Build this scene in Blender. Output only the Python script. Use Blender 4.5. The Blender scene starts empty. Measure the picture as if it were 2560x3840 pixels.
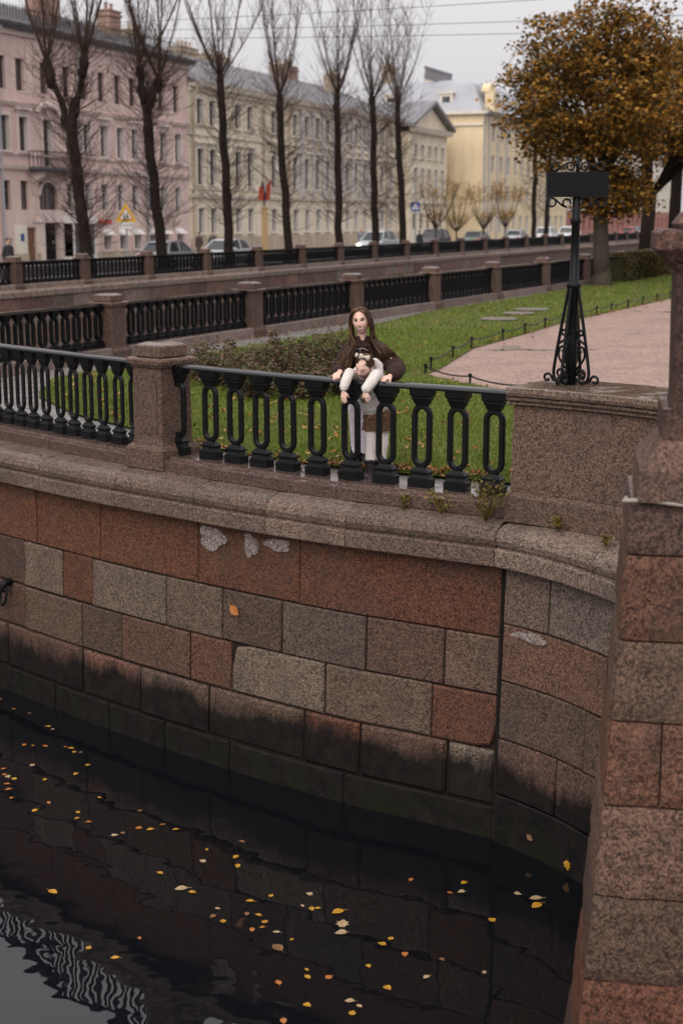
import bpy, bmesh, math, random
import numpy as np
from mathutils import Vector, Matrix, Euler
from mathutils.bvhtree import BVHTree
from mathutils.geometry import tessellate_polygon

SC = bpy.context.scene
COL = SC.collection
R = math.radians

# ------------------------------------------------------------------ camera
cam_data = bpy.data.cameras.new('camera')
cam = bpy.data.objects.new('camera', cam_data)
COL.objects.link(cam)
cam.location = (0, 0, 2.5)
cam.rotation_euler = (R(90 - 11.67), 0, 0)
cam_data.sensor_fit = 'VERTICAL'
cam_data.sensor_height = 36
cam_data.lens = 50
cam_data.clip_end = 3000
cam_data.dof.use_dof = True
cam_data.dof.focus_distance = 14.0
cam_data.dof.aperture_fstop = 1.8
SC.camera = cam

# ------------------------------------------------------------------ overcast sky
SUN_EL, SUN_ROT = 42, 200
world = bpy.data.worlds.new('World')
SC.world = world
world.use_nodes = True
wt = world.node_tree
wt.nodes.clear()
w_out = wt.nodes.new('ShaderNodeOutputWorld')
w_bg = wt.nodes.new('ShaderNodeBackground')
w_sky = wt.nodes.new('ShaderNodeTexSky')
w_sky.sky_type = 'NISHITA'
w_sky.sun_disc = False
w_sky.sun_elevation = R(SUN_EL)
w_sky.sun_rotation = R(SUN_ROT)
w_sky.air_density = 1.0
w_sky.dust_density = 4.0
w_hs = wt.nodes.new('ShaderNodeHueSaturation')
w_hs.inputs['Saturation'].default_value = 0.12
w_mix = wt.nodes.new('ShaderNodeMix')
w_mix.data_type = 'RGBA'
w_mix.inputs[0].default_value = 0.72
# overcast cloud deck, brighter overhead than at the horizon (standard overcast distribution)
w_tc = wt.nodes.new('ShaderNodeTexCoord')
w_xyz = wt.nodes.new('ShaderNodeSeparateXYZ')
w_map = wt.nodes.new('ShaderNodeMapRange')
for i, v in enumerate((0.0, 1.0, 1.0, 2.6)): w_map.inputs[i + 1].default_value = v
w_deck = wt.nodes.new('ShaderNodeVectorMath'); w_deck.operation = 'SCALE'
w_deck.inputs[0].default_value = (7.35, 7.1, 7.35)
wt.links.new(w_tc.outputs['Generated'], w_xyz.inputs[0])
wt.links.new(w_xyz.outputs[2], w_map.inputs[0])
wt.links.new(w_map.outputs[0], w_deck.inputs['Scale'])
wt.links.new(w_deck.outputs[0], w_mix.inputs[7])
wt.links.new(w_sky.outputs[0], w_hs.inputs['Color'])
wt.links.new(w_hs.outputs[0], w_mix.inputs[6])
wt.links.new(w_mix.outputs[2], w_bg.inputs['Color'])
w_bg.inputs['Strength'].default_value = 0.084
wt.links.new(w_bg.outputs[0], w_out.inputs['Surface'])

sun_data = bpy.data.lights.new('sun', 'SUN')
sun_data.energy = 1.5
sun_data.angle = R(60)
sun_data.color = (1.0, 0.93, 0.82)
sun = bpy.data.objects.new('sun', sun_data)
COL.objects.link(sun)
sun.rotation_euler = (R(90 - SUN_EL), 0, R(-20))

SC.view_settings.view_transform = 'Standard'
SC.view_settings.look = 'None'
SC.view_settings.exposure = 0.3
SC.view_settings.gamma = 1.0
SC.view_settings.use_curve_mapping = False
SC.cycles.use_denoising = True

# ------------------------------------------------------------------ helpers
def tag(o, label=None, cat=None, group=None, kind=None):
    if label: o['label'] = label
    if cat: o['category'] = cat
    if group: o['group'] = group
    if kind: o['kind'] = kind
    return o

def thing(name, label, cat, loc=(0, 0, 0), rz=0.0, group=None):
    o = bpy.data.objects.new(name, None)
    o.empty_display_size = 0.1
    COL.objects.link(o)
    o.location = loc
    o.rotation_euler = (0, 0, rz)
    return tag(o, label, cat, group)

def basis(o):
    m = Matrix.LocRotScale(o.location, o.rotation_euler, o.scale)
    return basis(o.parent) @ o.matrix_parent_inverse @ m if o.parent else m

def put(name, mesh, parent=None, world=False, color=None):
    """link a mesh as one object; world=True: its vertices are in world space"""
    o = bpy.data.objects.new(name, mesh)
    COL.objects.link(o)
    if parent is not None:
        o.parent = parent
        if world:
            o.matrix_parent_inverse = basis(parent).inverted()
    if color is not None:
        o.color = (*color, 1)
    return o

class MB:
    """collects shapes of ONE mesh"""
    def __init__(s):
        s.v, s.f, s.m = [], [], []
    def add(s, vs, fs, mi=0):
        n = len(s.v)
        s.v += [tuple(p) for p in vs]
        s.f += [tuple(i + n for i in f) for f in fs]
        s.m += [mi] * len(fs)
        return s
    def box(s, c, d, rz=0.0, mi=0, taper=1.0):
        x, y, z = d[0] / 2, d[1] / 2, d[2] / 2
        ca, sa = math.cos(rz), math.sin(rz)
        vs = []
        for k in (-1, 1):
            t = 1 if k < 0 else taper
            for a, b in ((-1, -1), (1, -1), (1, 1), (-1, 1)):
                px, py = a * x * t, b * y * t
                vs.append((c[0] + px * ca - py * sa, c[1] + px * sa + py * ca, c[2] + k * z))
        return s.add(vs, [(3, 2, 1, 0), (4, 5, 6, 7), (0, 1, 5, 4), (1, 2, 6, 5), (2, 3, 7, 6), (3, 0, 4, 7)], mi)
    def rings(s, rr, close=True, caps=True, mi=0):
        """loft equal-length rings"""
        n = len(rr[0])
        vs = [p for r in rr for p in r]
        fs = []
        for i in range(len(rr) - 1):
            for j in range(n if close else n - 1):
                k = (j + 1) % n
                fs.append((i * n + j, i * n + k, (i + 1) * n + k, (i + 1) * n + j))
        if caps and close:
            fs.append(tuple(range(n - 1, -1, -1)))
            fs.append(tuple(range((len(rr) - 1) * n, len(rr) * n)))
        return s.add(vs, fs, mi)
    def stack(s, lv, c=(0, 0), rz=0.0, mi=0, cut=0.0):
        """rectangular sections (z, halfx, halfy); cut: corner chamfer"""
        ca, sa = math.cos(rz), math.sin(rz)
        rr = []
        for z, hx, hy in lv:
            if cut:
                q = [(-hx + cut, -hy), (hx - cut, -hy), (hx, -hy + cut), (hx, hy - cut), (hx - cut, hy), (-hx + cut, hy), (-hx, hy - cut), (-hx, -hy + cut)]
            else:
                q = [(-hx, -hy), (hx, -hy), (hx, hy), (-hx, hy)]
            rr.append([(c[0] + a * ca - b * sa, c[1] + a * sa + b * ca, z) for a, b in q])
        return s.rings(rr, mi=mi)
    def lathe(s, prof, c=(0, 0), n=12, mi=0):
        rr = [[(c[0] + r * math.cos(2 * math.pi * k / n), c[1] + r * math.sin(2 * math.pi * k / n), z) for k in range(n)] for r, z in prof]
        return s.rings(rr, mi=mi)
    def tube(s, pts, rad, n=6, mi=0, cap=True, flat=None, ref=None):
        """swept tube; rad: number, list, or list of (a,b); flat scales second axis"""
        P = [Vector(p) for p in pts]
        m = len(P)
        if not isinstance(rad, (list, tuple)): rad = [rad] * m
        T = [((P[min(i + 1, m - 1)] - P[max(i - 1, 0)])) for i in range(m)]
        T = [t.normalized() if t.length > 1e-9 else Vector((0, 0, 1)) for t in T]
        a = Vector(ref) if ref else (Vector((0, 0, 1)) if abs(T[0].z) < .9 else Vector((1, 0, 0)))
        rr = []
        for i in range(m):
            a = (a - T[i] * a.dot(T[i]))
            a = a.normalized() if a.length > 1e-6 else T[i].orthogonal().normalized()
            b = T[i].cross(a)
            q = rad[i]
            ra, rb = q if isinstance(q, (list, tuple)) else (q, q * (flat or 1))
            rr.append([tuple(P[i] + a * (ra * math.cos(2 * math.pi * k / n)) + b * (rb * math.sin(2 * math.pi * k / n))) for k in range(n)])
        return s.rings(rr, caps=cap, mi=mi)
    def capsule(s, pts, rad, n=12, ref=None):
        """tube with rounded ends"""
        P = [Vector(p) for p in pts]
        rad = [q if isinstance(q, (list, tuple)) else (q, q) for q in rad]
        d0 = (P[0] - P[1]).normalized(); d1 = (P[-1] - P[-2]).normalized()
        r0, r1 = min(rad[0]), min(rad[-1])
        A = [(P[0] + d0 * r0 * math.sin(t), [q * max(math.cos(t), .05) for q in rad[0]]) for t in (1.45, 1.05, .55)]
        B = [(P[-1] + d1 * r1 * math.sin(t), [q * max(math.cos(t), .05) for q in rad[-1]]) for t in (.55, 1.05, 1.45)]
        pp = [a[0] for a in A] + P + [b[0] for b in B]
        rr = [tuple(a[1]) for a in A] + rad + [tuple(b[1]) for b in B]
        return s.tube(pp, rr, n, ref=ref)
    def ball(s, c, r, n=12, m=8, M=None):
        rr = []
        rx, ry, rz = r if isinstance(r, (list, tuple)) else (r, r, r)
        for i in range(m + 1):
            t = math.pi * (i + .02 if i == 0 else i - .02 if i == m else i) / m
            ring = [Vector((rx * math.sin(t) * math.cos(2 * math.pi * k / n), ry * math.sin(t) * math.sin(2 * math.pi * k / n), -rz * math.cos(t))) for k in range(n)]
            if M: ring = [M @ p for p in ring]
            rr.append([tuple(Vector(c) + p) for p in ring])
        return s.rings(rr)
    def prism(s, poly, y0, y1, mi=0):
        """polygon in x,z extruded along y"""
        n = len(poly)
        vs = [(p[0], y0, p[1]) for p in poly] + [(p[0], y1, p[1]) for p in poly]
        fs = [tuple(range(n)), tuple(range(2 * n - 1, n - 1, -1))] + [(j, j + n, (j + 1) % n + n, (j + 1) % n) for j in range(n)]
        return s.add(vs, fs, mi)
    def move(s, M):
        s.v = [tuple(M @ Vector(p)) for p in s.v]
        return s
    def mesh(s, name, mats, smooth=False):
        me = bpy.data.meshes.new(name)
        me.from_pydata(s.v, [], s.f)
        for m in (mats if isinstance(mats, (list, tuple)) else [mats]):
            me.materials.append(m)
        if any(s.m): me.polygons.foreach_set('material_index', s.m)
        if smooth: me.polygons.foreach_set('use_smooth', [True] * len(me.polygons))
        me.update()
        return me
    def build(s, name, mats, parent=None, smooth=False, world=False, color=None):
        return put(name, s.mesh(name, mats, smooth), parent, world, color)

def np_mesh(name, V, Fc, mat, smooth=False):
    """big mesh from numpy arrays; Fc all the same size"""
    me = bpy.data.meshes.new(name)
    V = np.asarray(V, np.float32); Fc = np.asarray(Fc, np.int32)
    k = Fc.shape[1]
    me.vertices.add(len(V)); me.vertices.foreach_set('co', V.ravel())
    me.loops.add(Fc.size); me.loops.foreach_set('vertex_index', Fc.ravel())
    me.polygons.add(len(Fc))
    me.polygons.foreach_set('loop_start', np.arange(0, Fc.size, k, dtype=np.int32))
    me.polygons.foreach_set('loop_total', np.full(len(Fc), k, np.int32))
    if smooth: me.polygons.foreach_set('use_smooth', np.ones(len(Fc), bool))
    me.materials.append(mat)
    me.update(calc_edges=True)
    me.validate()
    return me

def sheet(name, poly, z, mat):
    """flat polygon sheet"""
    P = [Vector((p[0], p[1], z)) for p in poly]
    tris = tessellate_polygon([P])
    me = bpy.data.meshes.new(name)
    me.from_pydata([tuple(p) for p in P], [], [tuple(t) for t in tris])
    bm = bmesh.new(); bm.from_mesh(me)
    bmesh.ops.recalc_face_normals(bm, faces=bm.faces)
    for f in bm.faces:
        if f.normal.z < 0: f.normal_flip()
    bm.to_mesh(me); bm.free()
    me.materials.append(mat)
    return put(name, me)

def copy_tree(o, parent=None, world_loc=None, rz=None):
    c = o.copy(); COL.objects.link(c)
    if parent is not None: c.parent = parent
    if world_loc is not None: c.location = world_loc
    if rz is not None: c.rotation_euler = (0, 0, rz)
    for ch in o.children: copy_tree(ch, c)
    return c

def remeshed(name, mb, voxel, mat, parent=None, smooth_it=4, noise=0.0, nscale=10.0, seed=0, world=True):
    """fuse overlapping closed shapes into one continuous surface"""
    me = mb.mesh(name + '_src', mat)
    bm = bmesh.new(); bm.from_mesh(me)
    bmesh.ops.recalc_face_normals(bm, faces=bm.faces)
    bm.to_mesh(me); bm.free()
    t = bpy.data.objects.new('tmp', me)
    sc2 = bpy.data.scenes.new('workbench'); sc2.collection.objects.link(t)
    m = t.modifiers.new('r', 'REMESH'); m.mode = 'VOXEL'; m.voxel_size = voxel
    m2 = t.modifiers.new('s', 'SMOOTH'); m2.iterations = smooth_it; m2.factor = .5
    with bpy.context.temp_override(scene=sc2, view_layer=sc2.view_layers[0]):
        dg = bpy.context.evaluated_depsgraph_get()
        out = bpy.data.meshes.new_from_object(t.evaluated_get(dg))
    bpy.data.objects.remove(t); bpy.data.meshes.remove(me); bpy.data.scenes.remove(sc2)
    out.name = name
    if noise:
        from mathutils import noise as nz
        nv = len(out.vertices)
        co = np.zeros(nv * 3, np.float32); out.vertices.foreach_get('co', co); co = co.reshape(-1, 3)
        no = np.zeros(nv * 3, np.float32); out.vertices.foreach_get('normal', no); no = no.reshape(-1, 3)
        k = np.array([nz.noise(Vector(c * nscale) + Vector((seed, 0, 0))) for c in co.astype(float)], np.float32)
        out.vertices.foreach_set('co', (co + no * (noise * k)[:, None]).ravel()); out.update()
    out.materials.clear(); out.materials.append(mat)
    out.polygons.foreach_set('use_smooth', [True] * len(out.polygons))
    return put(name, out, parent, world=world and parent is not None)

def crom(P, n=24):
    P = np.array(P, float); Q = []
    E = np.vstack([2 * P[0] - P[1], P, 2 * P[-1] - P[-2]])
    for i in range(1, len(E) - 2):
        a, b, c, d = E[i - 1:i + 3]
        for k in range(n):
            t = k / n
            Q.append(.5 * ((2 * b) + (c - a) * t + (2 * a - 5 * b + 4 * c - d) * t * t + (3 * b - a - 3 * c + d) * t ** 3))
    Q.append(P[-1])
    return np.array(Q)

class Path:
    def __init__(s, P):
        s.Q = crom(P)
        d = np.linalg.norm(np.diff(s.Q, axis=0), axis=1)
        s.S = np.r_[0, np.cumsum(d)]; s.L = s.S[-1]
    def raw(s, t):
        if t < 0: return s.Q[0] + (s.Q[1] - s.Q[0]) / np.linalg.norm(s.Q[1] - s.Q[0]) * t
        if t > s.L: return s.Q[-1] + (s.Q[-1] - s.Q[-2]) / np.linalg.norm(s.Q[-1] - s.Q[-2]) * (t - s.L)
        return np.array([np.interp(t, s.S, s.Q[:, i]) for i in (0, 1)])
    def dir(s, t):
        d = s.raw(t + .12) - s.raw(t - .12)
        return d / np.linalg.norm(d)
    def at(s, t, off=0.0):
        d = s.dir(t)
        p = s.raw(t) + np.array([-d[1], d[0]]) * off
        return float(p[0]), float(p[1])
    def ang(s, t):
        d = s.dir(t)
        return math.atan2(d[1], d[0])

# ------------------------------------------------------------------ materials
class NT:
    def __init__(s, name):
        s.mat = bpy.data.materials.new(name)
        s.mat.use_nodes = True
        s.t = s.mat.node_tree
        s.b = s.t.nodes['Principled BSDF']
    def n(s, typ, **kw):
        x = s.t.nodes.new('ShaderNode' + typ)
        for k, v in kw.items(): setattr(x, k, v)
        return x
    def l(s, a, b): s.t.links.new(a, b)
    def val(s, sock, v):
        if hasattr(v, 'is_linked') or hasattr(v, 'links'): s.l(v, sock)
        else: sock.default_value = v
    def pos(s):
        return s.n('NewGeometry').outputs['Position']
    def objpos(s):
        return s.n('TexCoord').outputs['Object']
    def noise(s, vec, scale, detail=3.0, rough=.55):
        x = s.n('TexNoise'); s.l(vec, x.inputs['Vector'])
        x.inputs['Scale'].default_value = scale; x.inputs['Detail'].default_value = detail; x.inputs['Roughness'].default_value = rough
        return x.outputs['Fac']
    def voro(s, vec, scale, out='Color'):
        x = s.n('TexVoronoi'); s.l(vec, x.inputs['Vector']); x.inputs['Scale'].default_value = scale
        return x.outputs[out]
    def ramp(s, fac, stops, interp='LINEAR'):
        x = s.n('ValToRGB'); s.l(fac, x.inputs[0])
        e = x.color_ramp; e.interpolation = interp
        while len(e.elements) < len(stops): e.elements.new(.5)
        for q, (p, c) in zip(e.elements, stops):
            q.position = p
            q.color = (*c, 1) if isinstance(c, (tuple, list)) else (c, c, c, 1)
        return x.outputs[0]
    def mix(s, fac, a, b, mode='MIX'):
        x = s.n('Mix', data_type='RGBA', blend_type=mode)
        s.val(x.inputs[0], fac)
        for sock, v in ((x.inputs[6], a), (x.inputs[7], b)):
            if isinstance(v, (tuple, list)): sock.default_value = (*v, 1)
            else: s.val(sock, v)
        return x.outputs[2]
    def math(s, op, a, b=0.0, clamp=False):
        x = s.n('Math', operation=op); x.use_clamp = clamp
        s.val(x.inputs[0], a); s.val(x.inputs[1], b)
        return x.outputs[0]
    def xyz(s, vec):
        x = s.n('SeparateXYZ'); s.l(vec, x.inputs[0])
        return x.outputs
    def mapr(s, v, a, b, c=0.0, d=1.0):
        x = s.n('MapRange'); s.val(x.inputs[0], v)
        for i, q in enumerate((a, b, c, d)): x.inputs[i + 1].default_value = q
        return x.outputs[0]
    def bump(s, h, strength=.3, dist=.01):
        x = s.n('Bump'); s.l(h, x.inputs['Height'])
        x.inputs['Strength'].default_value = strength; x.inputs['Distance'].default_value = dist
        s.l(x.outputs[0], s.b.inputs['Normal'])
    def done(s, col=None, rough=None, metal=None, spec=None):
        if col is not None:
            if isinstance(col, (tuple, list)): s.b.inputs['Base Color'].default_value = (*col, 1)
            else: s.l(col, s.b.inputs['Base Color'])
        if rough is not None: s.val(s.b.inputs['Roughness'], rough)
        if metal is not None: s.b.inputs['Metallic'].default_value = metal
        if spec is not None: s.b.inputs['Specular IOR Level'].default_value = spec
        return s.mat

def plain(name, col, rough=.6, metal=0.0, var=0.0, vscale=4.0, bump=0.0, bscale=40.0, spec=None):
    m = NT(name)
    c = col
    p = m.pos() if (var or bump) else None
    if var:
        f = m.noise(p, vscale, 5)
        c = m.mix(f, tuple(q * (1 - var) for q in col), tuple(min(1, q * (1 + var)) for q in col))
    if bump: m.bump(m.noise(p, bscale, 4), .5, bump)
    return m.done(c, rough, metal, spec)

def granite(name, grain=50.0, stain=False, rough=.62, contrast=1.0, bump=.004):
    m = NT(name)
    p = m.pos()
    base = m.n('ObjectInfo').outputs['Color']
    v1 = m.xyz(m.voro(p, grain))[0]
    v2 = m.xyz(m.voro(p, grain * 1.9))[1]
    lo, hi = 1 - .62 * contrast, 1 + .75 * contrast
    k = m.mapr(v1, 0, 1, lo, hi)
    sc = m.n('VectorMath', operation='SCALE'); m.l(base, sc.inputs[0]); m.l(k, sc.inputs['Scale'])
    c = sc.outputs[0]
    # pale feldspar and dark biotite grains
    pale = m.math('GREATER_THAN', v2, .86)
    up = m.n('VectorMath', operation='SCALE'); m.l(base, up.inputs[0]); up.inputs['Scale'].default_value = 2.3
    c = m.mix(m.math('MULTIPLY', pale, .55 * contrast), c, up.outputs[0])
    dark = m.math('LESS_THAN', v2, .24)
    c = m.mix(m.math('MULTIPLY', dark, .62 * contrast), c, (.03, .025, .025))
    # broad weathering
    n1 = m.noise(p, 1.6, 5, .6)
    c = m.mix(m.mapr(n1, .48, .78, 0, .55), c, (.055, .045, .042))
    n2 = m.noise(p, 4.2, 4, .6)
    c = m.mix(m.mapr(n2, .56, .8, 0, .35), c, up.outputs[0])
    rg = rough
    if stain:
        z = m.xyz(p)[2]
        sx = m.n('Mapping'); m.l(p, sx.inputs[0]); sx.inputs['Scale'].default_value = (1.0, 1.0, .6)
        nn = m.noise(sx.outputs[0], 1.5, 7, .62)
        s2 = m.n('Mapping'); m.l(p, s2.inputs[0]); s2.inputs['Scale'].default_value = (1.0, 1.0, .22)
        n3 = m.noise(s2.outputs[0], 9, 5, .7)
        lvl = m.math('ADD', m.math('ADD', z, m.math('MULTIPLY', m.math('SUBTRACT', nn, .5), .6)), m.math('MULTIPLY', m.math('SUBTRACT', n3, .5), .28))
        wet = m.mapr(lvl, -2.38, -2.56, 0, 1)
        tide = m.mix(m.mapr(m.noise(p, 7, 6, .7), .35, .7), (.0035, .0035, .0045), (.014, .012, .011))
        c = m.mix(m.math('MULTIPLY', wet, .95), c, tide)
        alg = m.math('MULTIPLY', m.mapr(m.math('ADD', z, m.math('MULTIPLY', m.math('SUBTRACT', nn, .5), .3)), -2.86, -3.02, 0, 1), m.mapr(m.noise(p, 3.1, 5, .7), .45, .65, 0, .6))
        c = m.mix(alg, c, (.008, .014, .004))
        rg = m.mapr(wet, 0, 1, rough, .6)
        # pale drip marks just above the tide line
    # rain lies on level faces: smooth and glossy there, dry-rough on the sides
    nz_ = m.xyz(m.n('NewGeometry').outputs['True Normal'])[2]
    pool = m.math('MULTIPLY', m.mapr(nz_, .82, .97), m.mapr(m.noise(p, 3.5, 4, .6), .32, .5, .35, 1))
    x = m.n('Mix', data_type='FLOAT'); m.l(pool, x.inputs[0]); m.val(x.inputs[2], rg); x.inputs[3].default_value = .10
    m.l(m.mapr(pool, 0, 1, .10, .6), m.b.inputs['Specular IOR Level'])
    b_ = m.n('Bump'); m.l(m.noise(p, 75, 4, .7), b_.inputs['Height']); m.l(m.mapr(pool, 0, 1, .6, .04), b_.inputs['Strength']); b_.inputs['Distance'].default_value = bump
    m.l(b_.outputs[0], m.b.inputs['Normal'])
    return m.done(c, x.outputs[0])

M = {}
M['granite'] = granite('granite', 72, contrast=1.05)
M['granite_wall'] = granite('granite_wall', 64, stain=True, contrast=1.0)
M['granite_near'] = granite('granite_near', 58, rough=.7, bump=.012, contrast=1.0)
M['granite_far'] = granite('granite_far', 12, contrast=.4)
M['mortar'] = plain('mortar', (.020, .017, .015), .9, var=.5, vscale=9, spec=.05)
M['iron'] = plain('iron', (.0055, .0055, .0065), .42, var=.35, vscale=14, bump=.003, bscale=55, spec=.16)
M['iron_rail'] = plain('iron_rail', (.008, .008, .009), .13, spec=.7)
M['iron_far'] = plain('iron_far', (.005, .005, .006), .5, spec=.08)
M['white'] = plain('white', (.62, .60, .58), .6)
M['wood_brown'] = plain('wood_brown', (.17, .075, .035), .5, var=.2)
M['dark'] = plain('dark', (.010, .009, .010), .6, spec=.1)
M['steel'] = plain('steel', (.25, .25, .27), .45, var=.15)
M['zinc_roof'] = plain('zinc_roof', (.17, .165, .18), .5, var=.3, vscale=.5)
M['dark_roof'] = plain('dark_roof', (.085, .08, .088), .55, var=.35, vscale=.5)
M['rubber'] = plain('rubber', (.010, .010, .010), .7, spec=.15)

def stucco(name, col, var=.16):
    m = NT(name); p = m.pos()
    st = m.n('Mapping'); m.l(p, st.inputs[0]); st.inputs['Scale'].default_value = (1, 1, .18)
    f = m.noise(st.outputs[0], 1.3, 6, .65)
    c = m.mix(m.mapr(f, .3, .75), tuple(q * (1 + var * .6) for q in col), tuple(q * (1 - var * 1.3) for q in col))
    f2 = m.noise(p, .35, 3)
    c = m.mix(m.mapr(f2, .5, .75, 0, .35), c, tuple(q * .72 for q in col))
    m.bump(m.noise(p, 14, 4), .3, .02)
    return m.done(c, .85)
M['pink'] = stucco('pink_stucco', (.63, .465, .425))
M['pink_trim'] = stucco('pink_trim', (.64, .52, .485))
M['cream'] = stucco('cream_stucco', (.67, .585, .455))
M['cream_trim'] = stucco('cream_trim', (.68, .62, .53))
M['yellow'] = stucco('yellow_stucco', (.68, .55, .36))
M['rose'] = stucco('rose_stucco', (.33, .14, .115))
M['chimney'] = stucco('chimney_brick', (.30, .19, .155), .3)
M['cream_chim'] = stucco('cream_chimney', (.42, .34, .26), .25)
def glass(name, col):
    m = NT(name); p = m.pos()
    f = m.xyz(m.voro(p, .35))[0]
    c = m.mix(m.mapr(f, 0, 1, 0, 1), tuple(q * .4 for q in col), tuple(q * 3.2 for q in col))  # random grey pane tones, painted in for curtains and reflections
    return m.done(c, .12, spec=.5)
M['glass'] = glass('window_glass', (.034, .032, .034))
M['reveal'] = plain('reveal_white', (.60, .56, .54), .7)
M['glass_car'] = plain('car_glass', (.02, .021, .024), .08)
M['frame_brown'] = plain('frame_brown', (.11, .075, .06), .6)
M['frame_white'] = plain('frame_white', (.45, .42, .40), .6)

def water_mat():
    m = NT('canal_water'); p = m.pos()
    mp = m.n('Mapping'); m.l(p, mp.inputs[0]); mp.inputs['Scale'].default_value = (1, 1.0, 1)
    mp.inputs['Rotation'].default_value = (0, 0, R(25))
    a = m.noise(mp.outputs[0], .55, 2, .4)
    b = m.noise(mp.outputs[0], 2.3, 2, .5)
    c = m.noise(mp.outputs[0], 9.0, 1, .5)
    h = m.math('ADD', m.math('ADD', m.math('MULTIPLY', a, 1.0), m.math('MULTIPLY', b, .15)), m.math('MULTIPLY', c, .005))
    m.bump(h, 1.0, .035)
    m.b.inputs['IOR'].default_value = 1.45
    return m.done((.0045, .005, .0065), .015)
M['water'] = water_mat()

def ground_mats():
    m = NT('wet_paving'); p = m.pos()
    br = m.n('TexBrick'); m.l(p, br.inputs['Vector']); br.inputs['Scale'].default_value = 1.0
    br.inputs['Mortar Size'].default_value = .012
    br.inputs['Brick Width'].default_value = .9; br.inputs['Row Height'].default_value = .6
    for k, c in (('Color1', (.24, .225, .215, 1)), ('Color2', (.29, .27, .255, 1)), ('Mortar', (.07, .065, .06, 1))): br.inputs[k].default_value = c
    f = m.noise(p, 2.2, 5, .6)
    c = m.mix(m.mapr(f, .45, .75, 0, .6), br.outputs[0], (.085, .08, .075))
    m.bump(m.noise(p, 20, 4), .3, .006)
    M['paving'] = m.done(c, m.mapr(f, .35, .7, .10, .38), spec=.6)
    m = NT('gravel'); p = m.pos()
    f = m.noise(p, 1.1, 6, .65); g = m.xyz(m.voro(p, 30))[0]
    c = m.mix(m.mapr(f, .35, .7), (.31, .20, .16), (.215, .14, .115))
    sc = m.n('VectorMath', operation='SCALE'); m.l(c, sc.inputs[0]); m.l(m.mapr(g, 0, 1, .6, 1.35), sc.inputs['Scale'])
    st = m.n('Mapping'); m.l(p, st.inputs[0]); st.inputs['Scale'].default_value = (.5, .75, 1)
    wet = m.mapr(m.noise(st.outputs[0], .55, 4, .5), .60, .63)
    c = m.mix(m.math('MULTIPLY', wet, .55), sc.outputs[0], (.09, .065, .055))
    m.bump(m.math('MULTIPLY', g, m.math('SUBTRACT', 1.0, wet)), .5, .01)
    M['gravel'] = m.done(c, m.mapr(wet, 0, 1, .8, .06))
    m = NT('lawn_soil'); p = m.pos()
    f = m.noise(p, 1.5, 6, .6); g = m.noise(p, 25, 4, .7)
    c = m.mix(m.mapr(f, .35, .7), (.075, .09, .016), (.105, .11, .022))
    c = m.mix(m.mapr(g, .45, .7, 0, .7), c, (.028, .038, .008))
    m.bump(g, .8, .03)
    M['lawn'] = m.done(c, .9, spec=.15)
    m = NT('wet_asphalt'); p = m.pos()
    f = m.noise(p, .3, 5, .6)
    c = m.mix(f, (.045, .043, .043), (.085, .08, .078))
    M['asphalt'] = m.done(c, m.mapr(f, .3, .7, .2, .55))
ground_mats()

def leafy(name, stops, rough=.55, trans=.25, patch=None):
    m = NT(name)
    r = m.n('NewGeometry').outputs['Random Per Island']
    c = m.ramp(r, stops)
    if patch:
        pn = m.noise(m.pos(), patch[0], 5, .65)
        c = m.mix(m.mapr(pn, .5, .72, 0, patch[2]), c, patch[1])
    m.done(c, rough, spec=.3)
    if trans:
        tr = m.n('BsdfTranslucent'); m.l(c, tr.inputs[0])
        mx = m.n('MixShader'); mx.inputs[0].default_value = trans
        o = m.t.nodes['Material Output']
        m.l(m.b.outputs[0], mx.inputs[1]); m.l(tr.outputs[0], mx.inputs[2]); m.l(mx.outputs[0], o.inputs[0])
    return m.mat
M['leaf_orange'] = leafy('leaf_orange', [(0, (.035, .028, .010)), (.25, (.075, .05, .014)), (.38, (.10, .075, .018)), (.52, (.20, .09, .016)), (.74, (.28, .13, .02)), (.9, (.40, .20, .028)), (1, (.46, .27, .05))])
M['leaf_yellow'] = leafy('leaf_yellow', [(0, (.30, .16, .02)), (.5, (.46, .26, .035)), (1, (.52, .34, .06))])
M['leaf_fallen'] = leafy('leaf_fallen', [(0, (.12, .04, .010)), (.35, (.22, .08, .015)), (.65, (.32, .14, .022)), (.85, (.38, .25, .09)), (1, (.15, .07, .025))], trans=.1)
M['grass_blade'] = leafy('grass_blade', [(0, (.06, .10, .012)), (.4, (.11, .17, .018)), (.7, (.16, .22, .028)), (.92, (.22, .25, .045)), (1, (.22, .16, .06))], .5, .3, (.9, (.12, .085, .03), .65))
M['bush_leaf'] = leafy('bush_leaf', [(0, (.045, .055, .022)), (.4, (.085, .075, .035)), (.7, (.13, .075, .04)), (.9, (.17, .09, .06)), (1, (.07, .10, .03))], .6, .2)
M['hedge_leaf'] = leafy('hedge_leaf', [(0, (.03, .03, .012)), (.6, (.06, .055, .02)), (1, (.16, .08, .02))], .6, .2)
M['weed_leaf'] = leafy('weed_leaf', [(0, (.10, .09, .018)), (.6, (.17, .135, .03)), (1, (.26, .18, .04))], .6, .3)
M['bark_dark'] = plain('bark_dark', (.022, .0165, .0145), .9, var=.5, vscale=6, bump=.03, bscale=16, spec=.04)
M['bark_twig'] = plain('bark_twig', (.060, .040, .032), .9, spec=.04)
M['bark_grey'] = plain('bark_grey', (.055, .046, .036), .9, var=.5, vscale=7, bump=.03, bscale=14, spec=.06)

# ------------------------------------------------------------------ setting: water and ground
rnd = random.Random(7)
WATER_Z = -3.2
water = sheet('water', [(-160, -60), (260, -60), (260, 420), (-160, 420)], WATER_Z, M['water'])
tag(water, kind='structure')

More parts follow.
